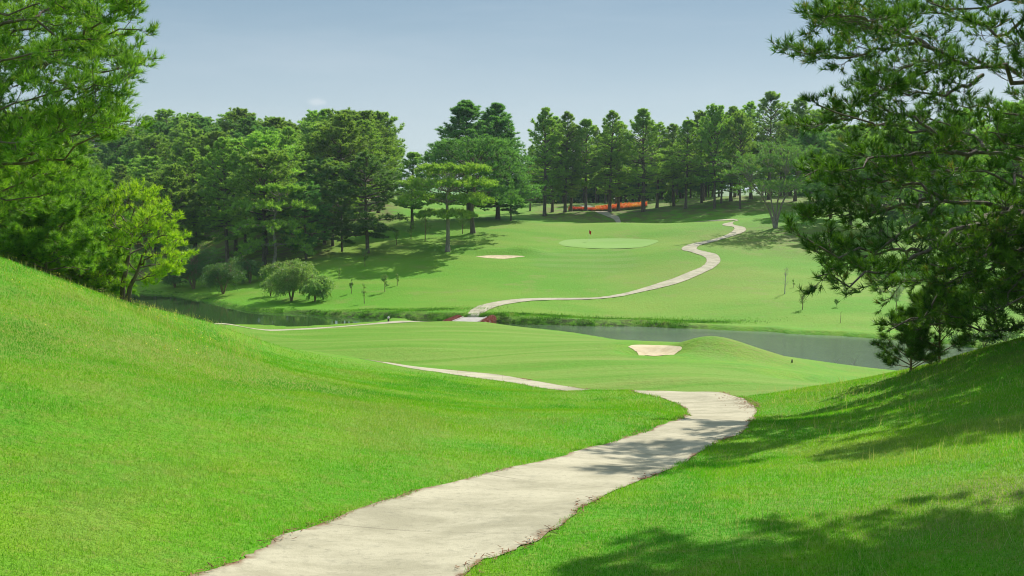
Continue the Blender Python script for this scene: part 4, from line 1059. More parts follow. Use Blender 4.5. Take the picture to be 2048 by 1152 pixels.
# ------------------------------------------------------------------ weeping bushes, saplings
def weeping(name, seed, px, py, dm, top, rad, label, leaf, n1=46, cat='bush', group=None, lsize=0.16, droop=-1.3, stems=4, dens=1.0):
    x, y, z = hit(px, py, dm); H = float(ray(px, top)[1]) * y - z
    r = np.random.default_rng(seed)
    sp = []
    for i in range(stems):
        a = r.uniform(0, 2 * PI); l = r.uniform(0.1, 0.3) * H
        sp.append(np.stack([np.linspace(0, l * math.cos(a), 6), np.linspace(0, l * math.sin(a), 6), np.linspace(-0.2, H * r.uniform(0.55, 0.8), 6)], -1))
    SPL = np.array(sp); tr = tubes(SPL, np.linspace(1, 0.35, 6)[None] * np.full((stems, 1), 0.022 * H), 6)
    si = r.integers(0, stems, n1); u = r.uniform(0.3, 1.0, n1) * 5
    i0 = np.minimum(u.astype(int), 4); f = (u - i0)[:, None]
    st = SPL[si, i0] * (1 - f) + SPL[si, i0 + 1] * f
    az = r.uniform(0, 2 * PI, n1); e0 = r.uniform(0.3, 1.25, n1); L = rad * r.uniform(0.75, 1.2, n1) * 1.25
    PL = curves(r, st, az, e0, e0 * 0.2 + droop * 0.55, L, 8, 0.1)
    S2, L2, _ = children(r, PL, L, 9, 0.25, 1.0, 0.8, 0.3, 0.4, 6, droop, 0.3, 0.1, 0.3, 0.4)
    m = 7
    Ps = [S2[:, 1:].reshape(-1, 3), PL[:, 3:].reshape(-1, 3)]
    P = np.concatenate(Ps); P = np.repeat(P, int(m * dens), 0); P = P + r.normal(0, 0.10 * H / 5, P.shape)
    P = P[P[:, 2] > 0.05]
    V, q, tt = leafs(r, P, lsize)
    br = [tubes(PL, np.linspace(1, 0.2, 8)[None] * np.full((n1, 1), 0.009 * H), 4)]
    o = make_tree(name, tr, join(br), (V, q, tt), M_BARKY, leaf)
    o.location = (x, y, z); tag(o, label, cat, group); return o
weeping('weeping_bush', 11, 583, 602, 120, 514, 2.5, 'large rounded weeping bush on the bank above the left pond', M_LEAF, 80, dens=1.1, lsize=0.18)
weeping('weeping_bush', 12, 630, 603, 120, 545, 1.6, 'smaller weeping bush joined to the right side of the large rounded one', M_LEAF, 50, dens=1.1, lsize=0.18)
weeping('weeping_bush', 13, 541, 592, 120, 556, 1.2, 'low pale green bush left of the large weeping bush', M_SAPL, 24, lsize=0.13, dens=0.6)
weeping('weeping_bush', 14, 388, 578, 130, 482, 3.0, 'weeping tree with a pale top behind the yellow green pine', M_LEAFD, 60, cat='weeping tree')
weeping('weeping_bush', 15, 446, 588, 130, 508, 2.0, 'dark drooping bush by the bend of the left pond', M_LEAFD, 50)
weeping('weeping_bush', 16, 350, 575, 130, 520, 1.9, 'dark drooping bush partly behind the yellow green pine at the pond', M_LEAFD, 40)
weeping('weeping_bush', 17, 500, 566, 130, 512, 1.8, 'shaded bush under the layered pine at the forest edge', M_LEAFD, 36)

def sapling(seed, px, py, dm, top, rad, label, leaf=None, n1=12, lsize=0.16, nl=4, cat='sapling', group=None, bark=None, el=(0.5, 1.1), q=4, thin=0.012):
    x, y, z = hit(px, py, dm); H = float(ray(px, top)[1]) * y - z
    r = np.random.default_rng(seed)
    tl = trunk_line(r, H, 7, 0.04, 0.03); zz = tl[0, :, 2]
    tr = tubes(tl, (np.linspace(1, 0.3, 7) * (0.02 * H + thin))[None], 6)
    hh = r.uniform(0.25, 0.97, n1) * H
    st = np.stack([np.interp(hh, zz, tl[0, :, 0]), np.interp(hh, zz, tl[0, :, 1]), hh], -1)
    L = rad * r.uniform(0.5, 1.1, n1) * (1.15 - 0.5 * hh / H)
    PL = curves(r, st, np.arange(n1) * 2.4 + r.normal(0, .3, n1), r.uniform(*el, n1), r.uniform(*el, n1) + 0.2, L, 5, 0.12)
    S2, L2, _ = children(r, PL, L, q, 0.3, 1.0, 0.7, 0.2, 0.5, 4, 0.3, 0.1, 0.15, 0.3, 0.3)
    br = join([tubes(PL, np.linspace(1, 0.4, 5)[None] * np.full((n1, 1), thin), 4), tubes(S2, np.linspace(1, 0.5, 4)[None] * np.full((len(L2), 1), thin * 0.6), 3)])
    root = empty('sapling' if cat == 'sapling' else cat.replace(' ', '_'), (x, y, z))
    mesh_np('trunk', tr[0], tr[1], bark or M_BARKY, root, smooth=True); mesh_np('branches', br[0], br[1], bark or M_BARKY, root, smooth=True)
    if nl:
        P = np.repeat(np.concatenate([S2[:, 1:].reshape(-1, 3), PL[:, 2:].reshape(-1, 3)]), nl, 0); P = P + r.normal(0, 0.07 * H / 2, P.shape)
        V, qd, tt = leafs(r, P, lsize); mesh_np('crown', V, qd, leaf or M_SAPL, root, attrs={'tint': tt})
    tag(root, label, cat, group); return root
M_PALEB = mat_simple('bleached_bark', (0.42, 0.38, 0.32), 0.9, (0.52, 0.48, 0.42), 8)
M_SILVER = mat_foliage('silver_leaves', ((0.30, 0.38, 0.26), (0.42, 0.50, 0.36), (0.5, 0.5, 0.3)), 0.3, 0.5, 0.0)
sapling(21, 703, 587, 120, 561, 0.5, 'slim leafy sapling left of the taller lower one on the far bank', n1=8, nl=3)
sapling(22, 729, 607, 120, 570, 0.5, 'lone sapling lowest on the bank, with a small leafy head', n1=7, nl=2, el=(0.8, 1.3))
sapling(23, 770, 584, 120, 553, 0.75, 'bushy bright sapling near the umbrella pine shadow', n1=12, nl=4)
sapling(24, 795, 571, 120, 545, 0.4, 'thin brownish sapling right of the bushy bright one', n1=7, nl=2)
sapling(25, 678, 560, 120, 535, 0.4, 'tiny sapling in the shadow streaks at the edge of the forest', n1=7, nl=2)
sapling(26, 730, 533, 150, 503, 1.0, 'leafy sapling at the foot of the dark bushy pine', n1=12, nl=4)
sapling(27, 793, 490, 165, 459, 0.9, 'leafy sapling farthest left on the shaded knoll', n1=12, nl=3)
sapling(28, 822, 478, 165, 448, 1.0, 'leafy young tree under the bare trunk pine on the knoll', n1=14, nl=4)
sapling(29, 850, 482, 165, 432, 1.9, 'largest leafy young tree on the knoll left of the umbrella pine', n1=22, nl=3, q=6)
sapling(30, 925, 468, 165, 425, 1.7, 'leafy young tree between the two umbrella pine trunks', n1=22, nl=4, q=6)
sapling(31, 1569, 588, 120, 538, 0.9, 'bare whitish leafless young tree on the sunny right slope', nl=0, n1=16, bark=M_PALEB, el=(0.7, 1.3), q=6, thin=0.018)
sapling(32, 1605, 619, 110, 584, 0.9, 'sparse twiggy shrub casting a shadow above the right pond', n1=18, nl=1, el=(0.7, 1.3), thin=0.02)
sapling(33, 1674, 614, 110, 601, 0.5, 'small dark shrub right of the sparse twiggy one', n1=10, nl=2)
sapling(34, 1680, 646, 110, 625, 0.3, 'thinnest stick sapling low on the right slope', n1=4, nl=0)
sapling(35, 1587, 575, 120, 557, 0.3, 'thin leaning sapling behind the whitish leafless one', n1=4, nl=1)
sapling(36, 1688, 582, 120, 535, 0.6, 'thin sapling seen under the foreground branches, left one', n1=7, nl=1, bark=M_PALEB)
sapling(37, 1808, 578, 120, 535, 0.6, 'thin pale sapling seen under the foreground branches, right one', n1=7, nl=1, bark=M_PALEB)
sapling(38, 1793, 622, 100, 572, 1.2, 'silvery pale leafed shrub behind the two young pines', M_SILVER, n1=20, nl=5, cat='shrub')
o = pine('young_pine', 95, 3.4, 0.05, 1.7, CONE, n1=30, q2=6, q3=4, e_lo=0.3, e_hi=0.9, tuft=0.4, k=10, w=0.06, leaf=M_PINEL, tr=0.05)
o.location = gpt(1340, 266); tag(o, 'bright green young pine under the trees right of the orange flowers', 'young pine')
# shrubs along the far right shore
for i, (px, py, tp_, rad, lb) in enumerate([(1968, 694, 668, 1.3, 'dark shrub on the right pond shore nearest the slope rim'), (2010, 692, 655, 1.8, 'bigger dark shrub on the right pond shore beside the edge'), (1925, 688, 672, 0.9, 'low shrub on the right pond shore left of the dark ones')]):
    weeping('shore_shrub', 41 + i, px, py, 90, tp_, rad, lb, M_LEAFD, 26, cat='shrub', lsize=0.12, droop=-0.5, dens=0.7)
# big trees behind the foreground branches at the far right
for i, (px, d, tp_, w_, lb) in enumerate([(1860, 178, 250, 150, 'big tree with a dark trunk on the right slope behind the foreground branches'), (1925, 186, 235, 150, 'second big tree on the right slope, nearer the picture edge'),
                                          (1760, 200, 290, 120, 'round pine on the right slope behind the hanging branches'), (2030, 170, 220, 170, 'big pine at the right edge behind the foreground branches'), (1660, 222, 270, 110, 'pine on the upper right slope just right of the many stemmed tree'),
  (1700, 212, 262, 130, 'dark pine on the upper right slope between two lighter ones'), (1618, 238, 250, 100, 'pine rising right behind the many stemmed tree'), (1800, 215, 255, 130, 'tall dark pine high on the right slope behind the hanging boughs')]):
    place_px(['dark', 'dome'][i % 2], i % 2, px, d, tp_, w_, lb, 'trees on the right slope behind the foreground branches')

# ------------------------------------------------------------------ bridge with hedges
M_DECK = mat_simple('weathered_deck', (0.38, 0.34, 0.30), 0.85, (0.46, 0.42, 0.37), 2.0, 0.02, 14)
M_HEDGE = mat_foliage('red_hedge_leaves', ((0.230, 0.070, 0.060), (0.420, 0.130, 0.130), (0.230, 0.260, 0.090)), 0.25, 0.5, 0.0)
M_HEDGED = mat_simple('hedge_core', (0.10, 0.07, 0.04), 0.95)
def box_pts(a, b, c, d, z0, z1):
    """prism over the quad a b c d (world xy), tops z1 per corner"""
    v = [(p[0], p[1], z) for p, z in zip((a, b, c, d), z0)] + [(p[0], p[1], z) for p, z in zip((a, b, c, d), z1)]
    f = [(0, 3, 2, 1), (4, 5, 6, 7), (0, 1, 5, 4), (1, 2, 6, 5), (2, 3, 7, 6), (3, 0, 4, 7)]
    return np.array(v), np.array(f)
A_, B_, C_, D_ = (-6.75, 124.6), (-4.15, 123.3), (-3.1, 129.3), (-5.7, 129.3)
za = max(gz(-5.4, 123.6), -13.85) + 0.03; zb = max(gz(-4.4, 129.6), -13.85) + 0.03
br = empty('cart_bridge', (-4.9, 126.5, za))
def bpart(name, quad, zlo, zhi, mat):
    v, f = box_pts(*quad, zlo, zhi); v = v - np.array([-4.9, 126.5, za]); mesh_np(name, v, f, mat, br)
bpart('deck', (A_, B_, C_, D_), [za - 0.35, za - 0.35, zb - 0.35, zb - 0.35], [za, za, zb, zb], M_DECK)
def off(p, q, t): return (p[0] + (q[0] - p[0]) * t, p[1] + (q[1] - p[1]) * t)
bpart('kerb', (off(A_, B_, -0.05), off(A_, B_, 0.0), off(D_, C_, 0.0), off(D_, C_, -0.05)), [za - 0.4] * 2 + [zb - 0.4] * 2, [za + 0.1] * 2 + [zb + 0.1] * 2, M_DECK)
bpart('kerb', (off(A_, B_, 1.0), off(A_, B_, 1.05), off(D_, C_, 1.05), off(D_, C_, 1.0)), [za - 0.4] * 2 + [zb - 0.4] * 2, [za + 0.1] * 2 + [zb + 0.1] * 2, M_DECK)
bpart('abutment', (off(A_, D_, 0.0), off(B_, C_, 0.0), off(B_, C_, 0.16), off(A_, D_, 0.16)), [-15.6] * 4, [za - 0.36] * 4, M_DECK)
bpart('abutment', (off(A_, D_, 0.84), off(B_, C_, 0.84), off(B_, C_, 1.0), off(A_, D_, 1.0)), [-15.6] * 4, [min(za, zb) - 0.36] * 4, M_DECK)
tag(br, 'flat low cart bridge between the two red leaved hedges', 'bridge')
def hedge(seed, p0, p1, z0, h, wd, label):
    r = np.random.default_rng(seed); n = 5200
    t = r.random(n); a = r.uniform(-0.25, PI + 0.25, n)
    p0 = np.array(p0); p1 = np.array(p1); ax = p1 - p0; Ln = np.linalg.norm(ax); ax = ax / Ln; pr = np.array([-ax[1], ax[0]])
    endf = np.clip(np.minimum(t, 1 - t) * Ln / 0.8, 0.0, 1) ** 0.5
    rad = (0.92 + 0.10 * r.random(n))
    c = np.cos(a) * wd / 2 * (0.75 + 0.25 * endf) * rad; s_ = np.maximum(np.sin(a) ** 0.6 if False else np.sign(np.sin(a)) * np.abs(np.sin(a)) ** 0.6, -0.3) * h * (0.6 + 0.4 * endf) * rad
    P = np.c_[p0[0] + ax[0] * t * Ln + pr[0] * c, p0[1] + ax[1] * t * Ln + pr[1] * c, np.maximum(s_, 0)]
    P[:, 2] += 0.05 * np.sin(t * 30)
    V, q, tt = leafs(r, P, 0.13, tint=np.where(P[:, 2] < 0.3 * h, r.uniform(0.6, 1, n), r.uniform(0, 0.9, n)))
    o = empty('hedge', ((p0[0] + p1[0]) / 2, (p0[1] + p1[1]) / 2, z0)); oc = np.array([(p0[0] + p1[0]) / 2, (p0[1] + p1[1]) / 2, 0])
    mesh_np('leaves', V - oc, q, M_HEDGE, o, attrs={'tint': tt})
    PLc = np.stack([np.linspace(p0[0] + ax[0] * .3, p1[0] - ax[0] * .3, 8), np.linspace(p0[1] + ax[1] * .3, p1[1] - ax[1] * .3, 8), np.full(8, h * 0.42)], -1)[None] - oc
    v, f = tubes(PLc, np.full((1, 8), min(wd, h * 1.2) * 0.40), 8); mesh_np('stems', v, f, M_HEDGED, o)
    tag(o, label, 'hedge'); return o
hedge(51, (-7.7, 123.6), (-6.2, 130.2), -14.25, 0.65, 1.0, 'dark red leaved hedge on the left side of the bridge')
hedge(52, (-3.35, 123.0), (-2.2, 130.0), -14.4, 0.82, 1.0, 'dark red leaved hedge on the right side of the bridge')

# ------------------------------------------------------------------ flag, posts
M_RED = mat_simple('flag_cloth', (0.62, 0.045, 0.02), 0.8); M_WHITE = mat_simple('white_paint', (0.75, 0.75, 0.72), 0.5); M_DARK = mat_simple('dark_post', (0.05, 0.045, 0.04), 0.8)
x, y, z = hit(1178, 482, 150)
fl = empty('flagstick', (x, y, z)); fl_z = np.linspace(-0.1, 2.05, 6)
v, f = tubes(np.stack([np.zeros(6), np.zeros(6), fl_z], -1)[None], np.full((1, 6), 0.02), 8); mesh_np('pole', v, f, M_WHITE, fl, smooth=True)
gx, gy = np.meshgrid(np.linspace(0, 1, 9), np.linspace(0, 1, 9))
X = gx * 0.42 * (1 - 0.25 * gy) + 0.02; Y = 0.07 * np.sin(gx * 7 + gy * 2) * gx; Z = 2.03 - gy * 0.62 - gx * 0.28
i = np.arange(64); r0 = i // 8; c0 = i % 8
q = np.c_[r0 * 9 + c0, r0 * 9 + c0 + 1, (r0 + 1) * 9 + c0 + 1, (r0 + 1) * 9 + c0]
mesh_np('flag', np.c_[X.ravel(), Y.ravel(), Z.ravel()], q, M_RED, fl, smooth=True)
tag(fl, 'small red flag hanging on a thin white pole at the putting green', 'flag')
def post(px, py, dm, h, rad, label, cap):
    x, y, z = hit(px, py, dm); o = empty('marker_post', (x, y, z))
    zz = np.array([-0.2, 0.0, h * 0.55, h * 0.6, h * 0.95, h]); ra = np.array([rad, rad, rad, rad * 0.9, rad * 0.8, rad * 0.25])
    v, f = tubes(np.stack([np.zeros(6), np.zeros(6), zz], -1)[None], ra[None], 10); mesh_np('post', v, f, M_DARK, o, smooth=True)
    if cap:
        zz = np.array([h * 0.62, h * 0.66, h * 0.9, h * 1.0, h * 1.04]); ra = np.array([rad * 1.05, rad * 1.25, rad * 1.25, rad * 0.8, rad * 0.05])
        v, f = tubes(np.stack([np.zeros(5), np.zeros(5), zz], -1)[None], ra[None], 10); mesh_np('cap', v, f, M_WHITE, o, smooth=True)
    tag(o, label, 'post')
post(777, 643, 100, 0.55, 0.10, 'short dark post with a white cap beside the pond path', True)
post(1584, 725, 50, 0.22, 0.05, 'tiny dark stake at the edge of the rise before the right pond', False)

# bare twigs standing in the right pond
M_TWIG = mat_simple('wet_twig', (0.30, 0.28, 0.24), 0.8)
rt = np.random.default_rng(61)
for px, py, s_, lb in ((1673, 728, 0.7, 'small bare twig sticking out of the right pond, left one'), (1708, 728, 1.1, 'bigger bare forked twig sticking out of the right pond')):
    x, y = at_z(px, py); o = []
    PL = curves(rt, np.zeros((4, 3)), np.array([0.2, 2.8, 1.2, 3.4]), np.array([1.3, 1.2, 0.5, 0.4]), np.array([0.9, 1.0, 0.2, 0.1]), s_ * np.array([0.9, 0.7, 0.8, 0.5]), 6, 0.15)
    v, f = tubes(PL, np.linspace(1, 0.3, 6)[None] * np.full((4, 1), 0.02), 4)
    t = mesh_np('twig', v, f, M_TWIG, smooth=True); t.location = (x, y, WL - 0.05); tag(t, lb, 'twig')

# ------------------------------------------------------------------ flower beds
M_FLOW = mat_foliage('orange_blossom', ((0.62, 0.055, 0.015), (0.80, 0.190, 0.030), (0.85, 0.50, 0.10)), 0.3, 0.6, 0.0)
def flowers(name, seed, poly, n, label, lean, h=0.95):
    r = np.random.default_rng(seed); poly = np.array(poly)
    pts = []
    while len(pts) < n:
        c = np.c_[r.uniform(poly[:, 0].min(), poly[:, 0].max(), n), r.uniform(poly[:, 1].min(), poly[:, 1].max(), n)]
        c = c[poly_sd(c[:, 0], c[:, 1], poly) < 0]; pts.extend(c.tolist())
    P = np.array(pts[:n]); z = ground(P[:, 0], P[:, 1]); hh = h * r.uniform(0.7, 1.15, n)
    fm = []; Vs = []; Qs = []; T = []; o = 0
    lp = np.repeat(np.c_[P, z], 3, 0); lp[:, 2] += r.uniform(0.05, 0.6, len(lp)) * np.repeat(hh, 3); lp[:, :2] += r.normal(0, 0.1, (len(lp), 2))
    V, q, tt = leafs(r, lp, 0.22); nleaf = len(q)
    bp = np.repeat(np.c_[P, z + hh * 0.72], 3, 0); bp += r.normal(0, 0.06, bp.shape); bp[:, 2] += r.uniform(-0.1, 0.3, len(bp)) * h
    base = np.repeat(np.clip(lean + 0.55 * value_noise(P[:, 0] * 0.5, P[:, 1] * 0.5, 5) + r.normal(0, 0.2, n), 0, 1), 3)
    V2, q2, t2 = leafs(r, bp, 0.27, tint=base, norm_up=2)
    o = mesh_np(name, np.vstack([V, V2]), np.vstack([q, q2 + len(V)]), mats=[M_LEAFD, M_FLOW], fmat=np.r_[np.zeros(nleaf), np.ones(len(q2))], attrs={'tint': np.r_[tt, t2]})
    tag(o, label, 'flower bed', kind='stuff')
flowers('flower_bed', 1, [pd(1137, 259), pd(1190, 259), pd(1196, 264), pd(1137, 263)], 1500, 'narrow bed of red orange flowers left of the shaded path', 0.35, 1.0)
flowers('flower_bed', 2, [pd(1190, 260), pd(1224, 261), pd(1258, 263), pd(1293, 265), pd(1293, 270), pd(1255, 270), pd(1190, 266)], 3600, 'wide bed of orange flowers right of the shaded path top', 0.62, 1.25)

# ------------------------------------------------------------------ grass blades near the eye
def mat_blades(name='grass_blades', dryer=0.0):
    m, nt = new_mat(name); n = N(nt)
    pos = n('ShaderNodeNewGeometry').outputs['Position']
    ti = n('ShaderNodeAttribute', attribute_name='tint').outputs['Fac']
    n1 = n.noise(pos, 0.35, 4, 0.6); n2 = n.noise(pos, 3.0, 4, 0.65)
    c = n.mix(n.ramp(n1, 0.35, 0.65), (0.130, 0.420, 0.008), (0.225, 0.440, 0.014))
    n0 = n.noise(n.scaled(pos, (0.22, 0.13, 0.2)), 1.0, 5, 0.62)
    c = n.mix(n.math('MULTIPLY', n.ramp(n0, 0.5, 0.64), 0.75), c, (0.29, 0.39, 0.075))
    c = n.mix(n.math('MULTIPLY', n.ramp(n0, 0.48, 0.36), 0.75), c, (0.060, 0.32, 0.008))
    c = n.mix(n.math('MULTIPLY', n.ramp(n2, 0.45, 0.75), 0.4), c, (0.33, 0.44, 0.06))
    c = n.mix(n.ramp(ti, 0.0, 0.6), n.mix(1.0, c, (0.6, 0.72, 0.6), 'MULTIPLY'), c)
    c = n.mix(n.ramp(ti, 0.86 - dryer, 0.97 - dryer), c, (0.46, 0.44, 0.20))
    bs = n('ShaderNodeBsdfPrincipled', ins={'Base Color': c, 'Roughness': 0.45, 'Specular IOR Level': 0.35})
    tr = n('ShaderNodeBsdfTranslucent', ins={'Color': n.mix(1.0, c, (1.2, 1.3, 0.6), 'MULTIPLY')})
    mx = n('ShaderNodeMixShader', ins={0: 0.45, 1: bs.outputs[0], 2: tr.outputs[0]})
    out = n('ShaderNodeOutputMaterial'); n.link(mx.outputs[0], out.inputs[0]); return m
M_BLADE = mat_blades()
def blade_mesh(name, x, y, z, h, w, r, mat, lean=0.45, tint=None, label=None, cat=None):
    n = len(x); a = r.uniform(0, 2 * PI, n); la = r.uniform(0, 2 * PI, n); ll = h * r.uniform(0, lean, n)
    wx = np.cos(a) * w / 2; wy = np.sin(a) * w / 2
    V = np.empty((n, 3, 3), np.float32)
    V[:, 0] = np.c_[x - wx, y - wy, z - 0.01]; V[:, 1] = np.c_[x + wx, y + wy, z - 0.01]
    V[:, 2] = np.c_[x + np.cos(la) * ll, y + np.sin(la) * ll, z + h]
    tint = r.random(n) if tint is None else tint
    o = mesh_np(name, V.reshape(-1, 3), np.arange(n * 3).reshape(-1, 3), mat, attrs={'tint': np.repeat(tint, 3)})
    return tag(o, label, cat, kind='stuff')
rg = np.random.default_rng(99)
NG = 900000
# density falls as d**-1.25 : sample d so that d * rho(d) is respected
e_ = 0.75; d0, d1 = 8.5, 66.0
u = rg.random(NG); d = (d0 ** e_ + u * (d1 ** e_ - d0 ** e_)) ** (1 / e_)
th = np.radians(rg.uniform(-27.5, 27.5, NG)); x = d * np.sin(th); y = d * np.cos(th)
p = PP['near']; sd = poly_sd(x, y, catmull(p, 1) if False else p)
jit = 0.10 * value_noise(x * 1.2, y * 1.2, 71) + 0.06 * value_noise(x * 5, y * 5, 72)
keep = (sd + jit > -0.02)
keep &= ~((poly_sd(x, y, FAIRWAY) < 0.3) & (y > 40)) & (rg.random(NG) > smoothstep(46, 62, d)) & ~((y > 52) & (x > 2))
x, y, d, sd = x[keep], y[keep], d[keep], sd[keep]
z = ground(x, y)
hh = 0.030 * rg.uniform(0.6, 1.5, len(x)) * (1 + 0.35 * value_noise(x * 0.8, y * 0.8, 73)) * (1 + 0.5 * np.exp(-(sd / 0.25) ** 2)) * (d / 14) ** 0.35
hh *= np.where(x > 3, 1.25, 1.0)
blade_mesh('grass', x, y, z, hh, 0.0085 * (d / 12) ** 0.7, rg, M_BLADE, 0.8, label='short green grass blades covering the near slopes', cat='grass')
# long pale stalks on the right slope and along the left rim
n_ = 3000; d = rg.uniform(9, 46, n_) ; th = np.radians(rg.uniform(6, 27, n_)); x = d * np.sin(th); y = d * np.cos(th)
k = (value_noise(x * 0.45, y * 0.45, 81) > 0.05) & (poly_sd(x, y, p) > 0.4); x, y, d = x[k], y[k], d[k]
M_STALK = mat_blades('seed_stalks', 0.55)
xr = rg.uniform(-26, -6, 9000); yr = rg.uniform(30, 62, 9000); pxr = 1024 + xr / yr * F
k = (pxr < 520) & (pxr > -120) & (value_noise(xr * 0.5, yr * 0.5, 82) > -0.2)
x2, y2 = xr[k], yr[k]
xa = np.r_[x, x2]; ya = np.r_[y, y2]; za_ = ground(xa, ya); da = np.hypot(xa, ya)
blade_mesh('dry_stalks', xa, ya, za_, rg.uniform(0.12, 0.36, len(xa)), 0.006 * (da / 12) ** 0.8, rg, M_STALK, 0.7, tint=rg.uniform(0.3, 1, len(xa)), label='thin pale seed stalks standing above the slope grass', cat='grass stalks')
# yellow wild flowers on the rim of the left slope
M_YEL = mat_simple('yellow_petal', (0.80, 0.68, 0.03), 0.6)
xr = rg.uniform(-24, -5, 5200); yr = rg.uniform(24, 56, 5200); pxr = 1024 + xr / yr * F
k = (pxr < 430) & (pxr > -80) & (value_noise(xr * 0.3, yr * 0.3, 84) > -0.1) & (rg.random(5200) < smoothstep(24, 44, yr)); xr, yr = xr[k], yr[k]
V, q, _ = leafs(rg, np.c_[xr, yr, ground(xr, yr) + rg.uniform(0.08, 0.24, len(xr))], 0.055, norm_up=3)
tag(mesh_np('wild_flowers', V, q, M_YEL), 'tiny yellow wild flowers scattered over the left slope rim', 'wild flowers', kind='stuff')
# fallen brown needles along the path edges
M_LIT = mat_simple('brown_needles', (0.20, 0.085, 0.035), 0.9, (0.30, 0.15, 0.07), 3)
Lp, Rp = PATHS['near']; xs = []; ys = []
for E, dens in ((Lp, 0.7), (Rp, 1.2)):
    seg = np.r_[0, np.cumsum(np.linalg.norm(np.diff(E, axis=0), axis=1))]
    nn_ = int(1400 * dens); t = rg.uniform(0, 1, nn_) ** 1.3 * min(seg[-1], 75)
    xx = np.interp(t, seg, E[:, 0]); yy = np.interp(t, seg, E[:, 1])
    k = value_noise(t * 0.7, t * 0 + dens, 91) + 0.6 * value_noise(t * 2.3, t * 0 + dens, 92) > 0.22
    xs.append(xx[k] + rg.normal(0, 0.07 * dens, k.sum())); ys.append(yy[k] + rg.normal(0, 0.07 * dens, k.sum()))
bx = rg.normal(9.0, 0.5, 900); by = rg.normal(38.5, 1.6, 900); k = poly_sd(bx, by, p) < 0.2
cx = np.r_[np.concatenate(xs), bx[k]]; cy = np.r_[np.concatenate(ys), by[k]]
z = ground(cx, cy) + 0.02 + rg.random(len(cx)) * 0.02
a = rg.uniform(0, 2 * PI, len(cx)); l = rg.uniform(0.03, 0.08, len(cx)); w = 0.004 + 0.0004 * np.hypot(cx, cy)
dx, dy = np.cos(a), np.sin(a)
V = np.stack([np.c_[cx - dx * l, cy - dy * l, z], np.c_[cx + dy * w, cy - dx * w, z + 0.004], np.c_[cx + dx * l, cy + dy * l, z + rg.random(len(cx)) * 0.03], np.c_[cx - dy * w, cy + dx * w, z + 0.004]], 1).reshape(-1, 3)
tag(mesh_np('fallen_needles', V, np.arange(len(V)).reshape(-1, 4), M_LIT), 'brown fallen pine needles gathered along the path edges', 'fallen needles', kind='stuff')
# rough grass tufts on the banks of the ponds
xs, ys, hs = [], [], []
c = PONDC; nx = np.roll(c, -1, 0) - np.roll(c, 1, 0); ln = np.linalg.norm(np.roll(c, -1, 0) - c, axis=1)
for i in range(len(c)):
    a_, b_ = c[i], c[(i + 1) % len(c)]
    far_ = (a_[1] + 0.12 * a_[0] > 126)
    if not far_ or abs(a_[0]) > 85: continue
    dense = 1.0 if a_[0] > -32 else 0.35
    m_ = int(ln[i] * 240 * dense); t = rg.random(m_)[:, None]
    q_ = a_ * (1 - t) + b_ * t + rg.normal(0, 0.45, (m_, 2)) + np.array([0, 0.5])
    kk = value_noise(q_[:, 0] * 1.1, q_[:, 1] * 1.1, 95) > -0.15 + (0.0 if dense == 1 else 0.35)
    xs.append(q_[kk, 0]); ys.append(q_[kk, 1])
# extra scrubby patches
for px, d_, rx, ry, cnt in ((1180, 131.5, 4.5, 1.2, 3500), (1290, 130, 5, 1.4, 3500), (1380, 129, 4, 1.0, 2500), (850, 136, 3.5, 1.0, 3500), (760, 138, 4, 0.8, 2500), (1100, 131, 5, 1.2, 3000), (1010, 131, 3.5, 0.9, 2500)):
    cx_, cy_ = pd(px, d_); xs.append(rg.normal(cx_, rx, cnt)); ys.append(rg.normal(cy_, ry, cnt))
x = np.concatenate(xs); y = np.concatenate(ys); s = poly_sd(x, y, PONDC); k = s > -0.15; x, y = x[k], y[k]
tn = np.clip(0.5 + 0.6 * value_noise(x * 0.8, y * 0.8, 96) + rg.normal(0, 0.15, len(x)), 0, 1)
M_BANKG = mat_foliage('bank_grass', ((0.045, 0.120, 0.012), (0.130, 0.340, 0.020), (0.27, 0.33, 0.09)), 0.35, 0.6, 0.0)
blade_mesh('bank_grass', x, y, ground(x, y), rg.uniform(0.08, 0.28, len(x)) * np.where(x < -4, 0.65, 1.0), 0.05, rg, M_BANKG, 0.7, tint=tn, label='rough tufts of grass along the pond banks', cat='bank grass')

# ------------------------------------------------------------------ a far wood closing the gaps under the grove
rf = np.random.default_rng(123); n_ = 64000
pxf = np.r_[rf.uniform(1030, 1425, 30000), rf.uniform(1530, 2350, 34000)]; df_ = rf.uniform(335, 385, n_)
xf = (pxf - 1024) / F * df_; top = 8.5 + 2.6 * value_noise(xf / 5, df_ / 5, 131) + 1.3 * value_noise(xf / 2, df_ / 2, 132)
zf = ground(xf, df_) + top * rf.random(n_) ** 0.6
V, q, _ = leafs(rf, np.c_[xf, df_, zf], 1.0)
tag(mesh_np('far_wood', V, q, M_PINED, attrs={'tint': np.repeat(rf.random(n_), 4)}), 'dark far off wood seen low between the grove trunks', 'wood', kind='stuff')

# ------------------------------------------------------------------ air
def haze():
    v = [(-4400, -4400, -60), (4400, -4400, -60), (4400, 4400, -60), (-4400, 4400, -60), (-4400, -4400, 60), (4400, -4400, 60), (4400, 4400, 60), (-4400, 4400, 60)]
    f = [(0, 3, 2, 1), (4, 5, 6, 7), (0, 1, 5, 4), (1, 2, 6, 5), (2, 3, 7, 6), (3, 0, 4, 7)]
    o = mesh_np('haze', np.array(v, float), np.array(f))
    m, nt = new_mat('haze_air'); n = N(nt)
    pv = n('ShaderNodeVolumePrincipled', ins={'Color': (0.72, 0.86, 1.0, 1), 'Density': HAZE, 'Anisotropy': 0.2})
    out = n('ShaderNodeOutputMaterial'); n.link(pv.outputs[0], out.inputs['Volume'])
    o.data.materials.append(m); tag(o, 'thin bluish haze over the valley', 'haze', kind='stuff')
HAZE = 0.00012
if HAZE > 0: haze()


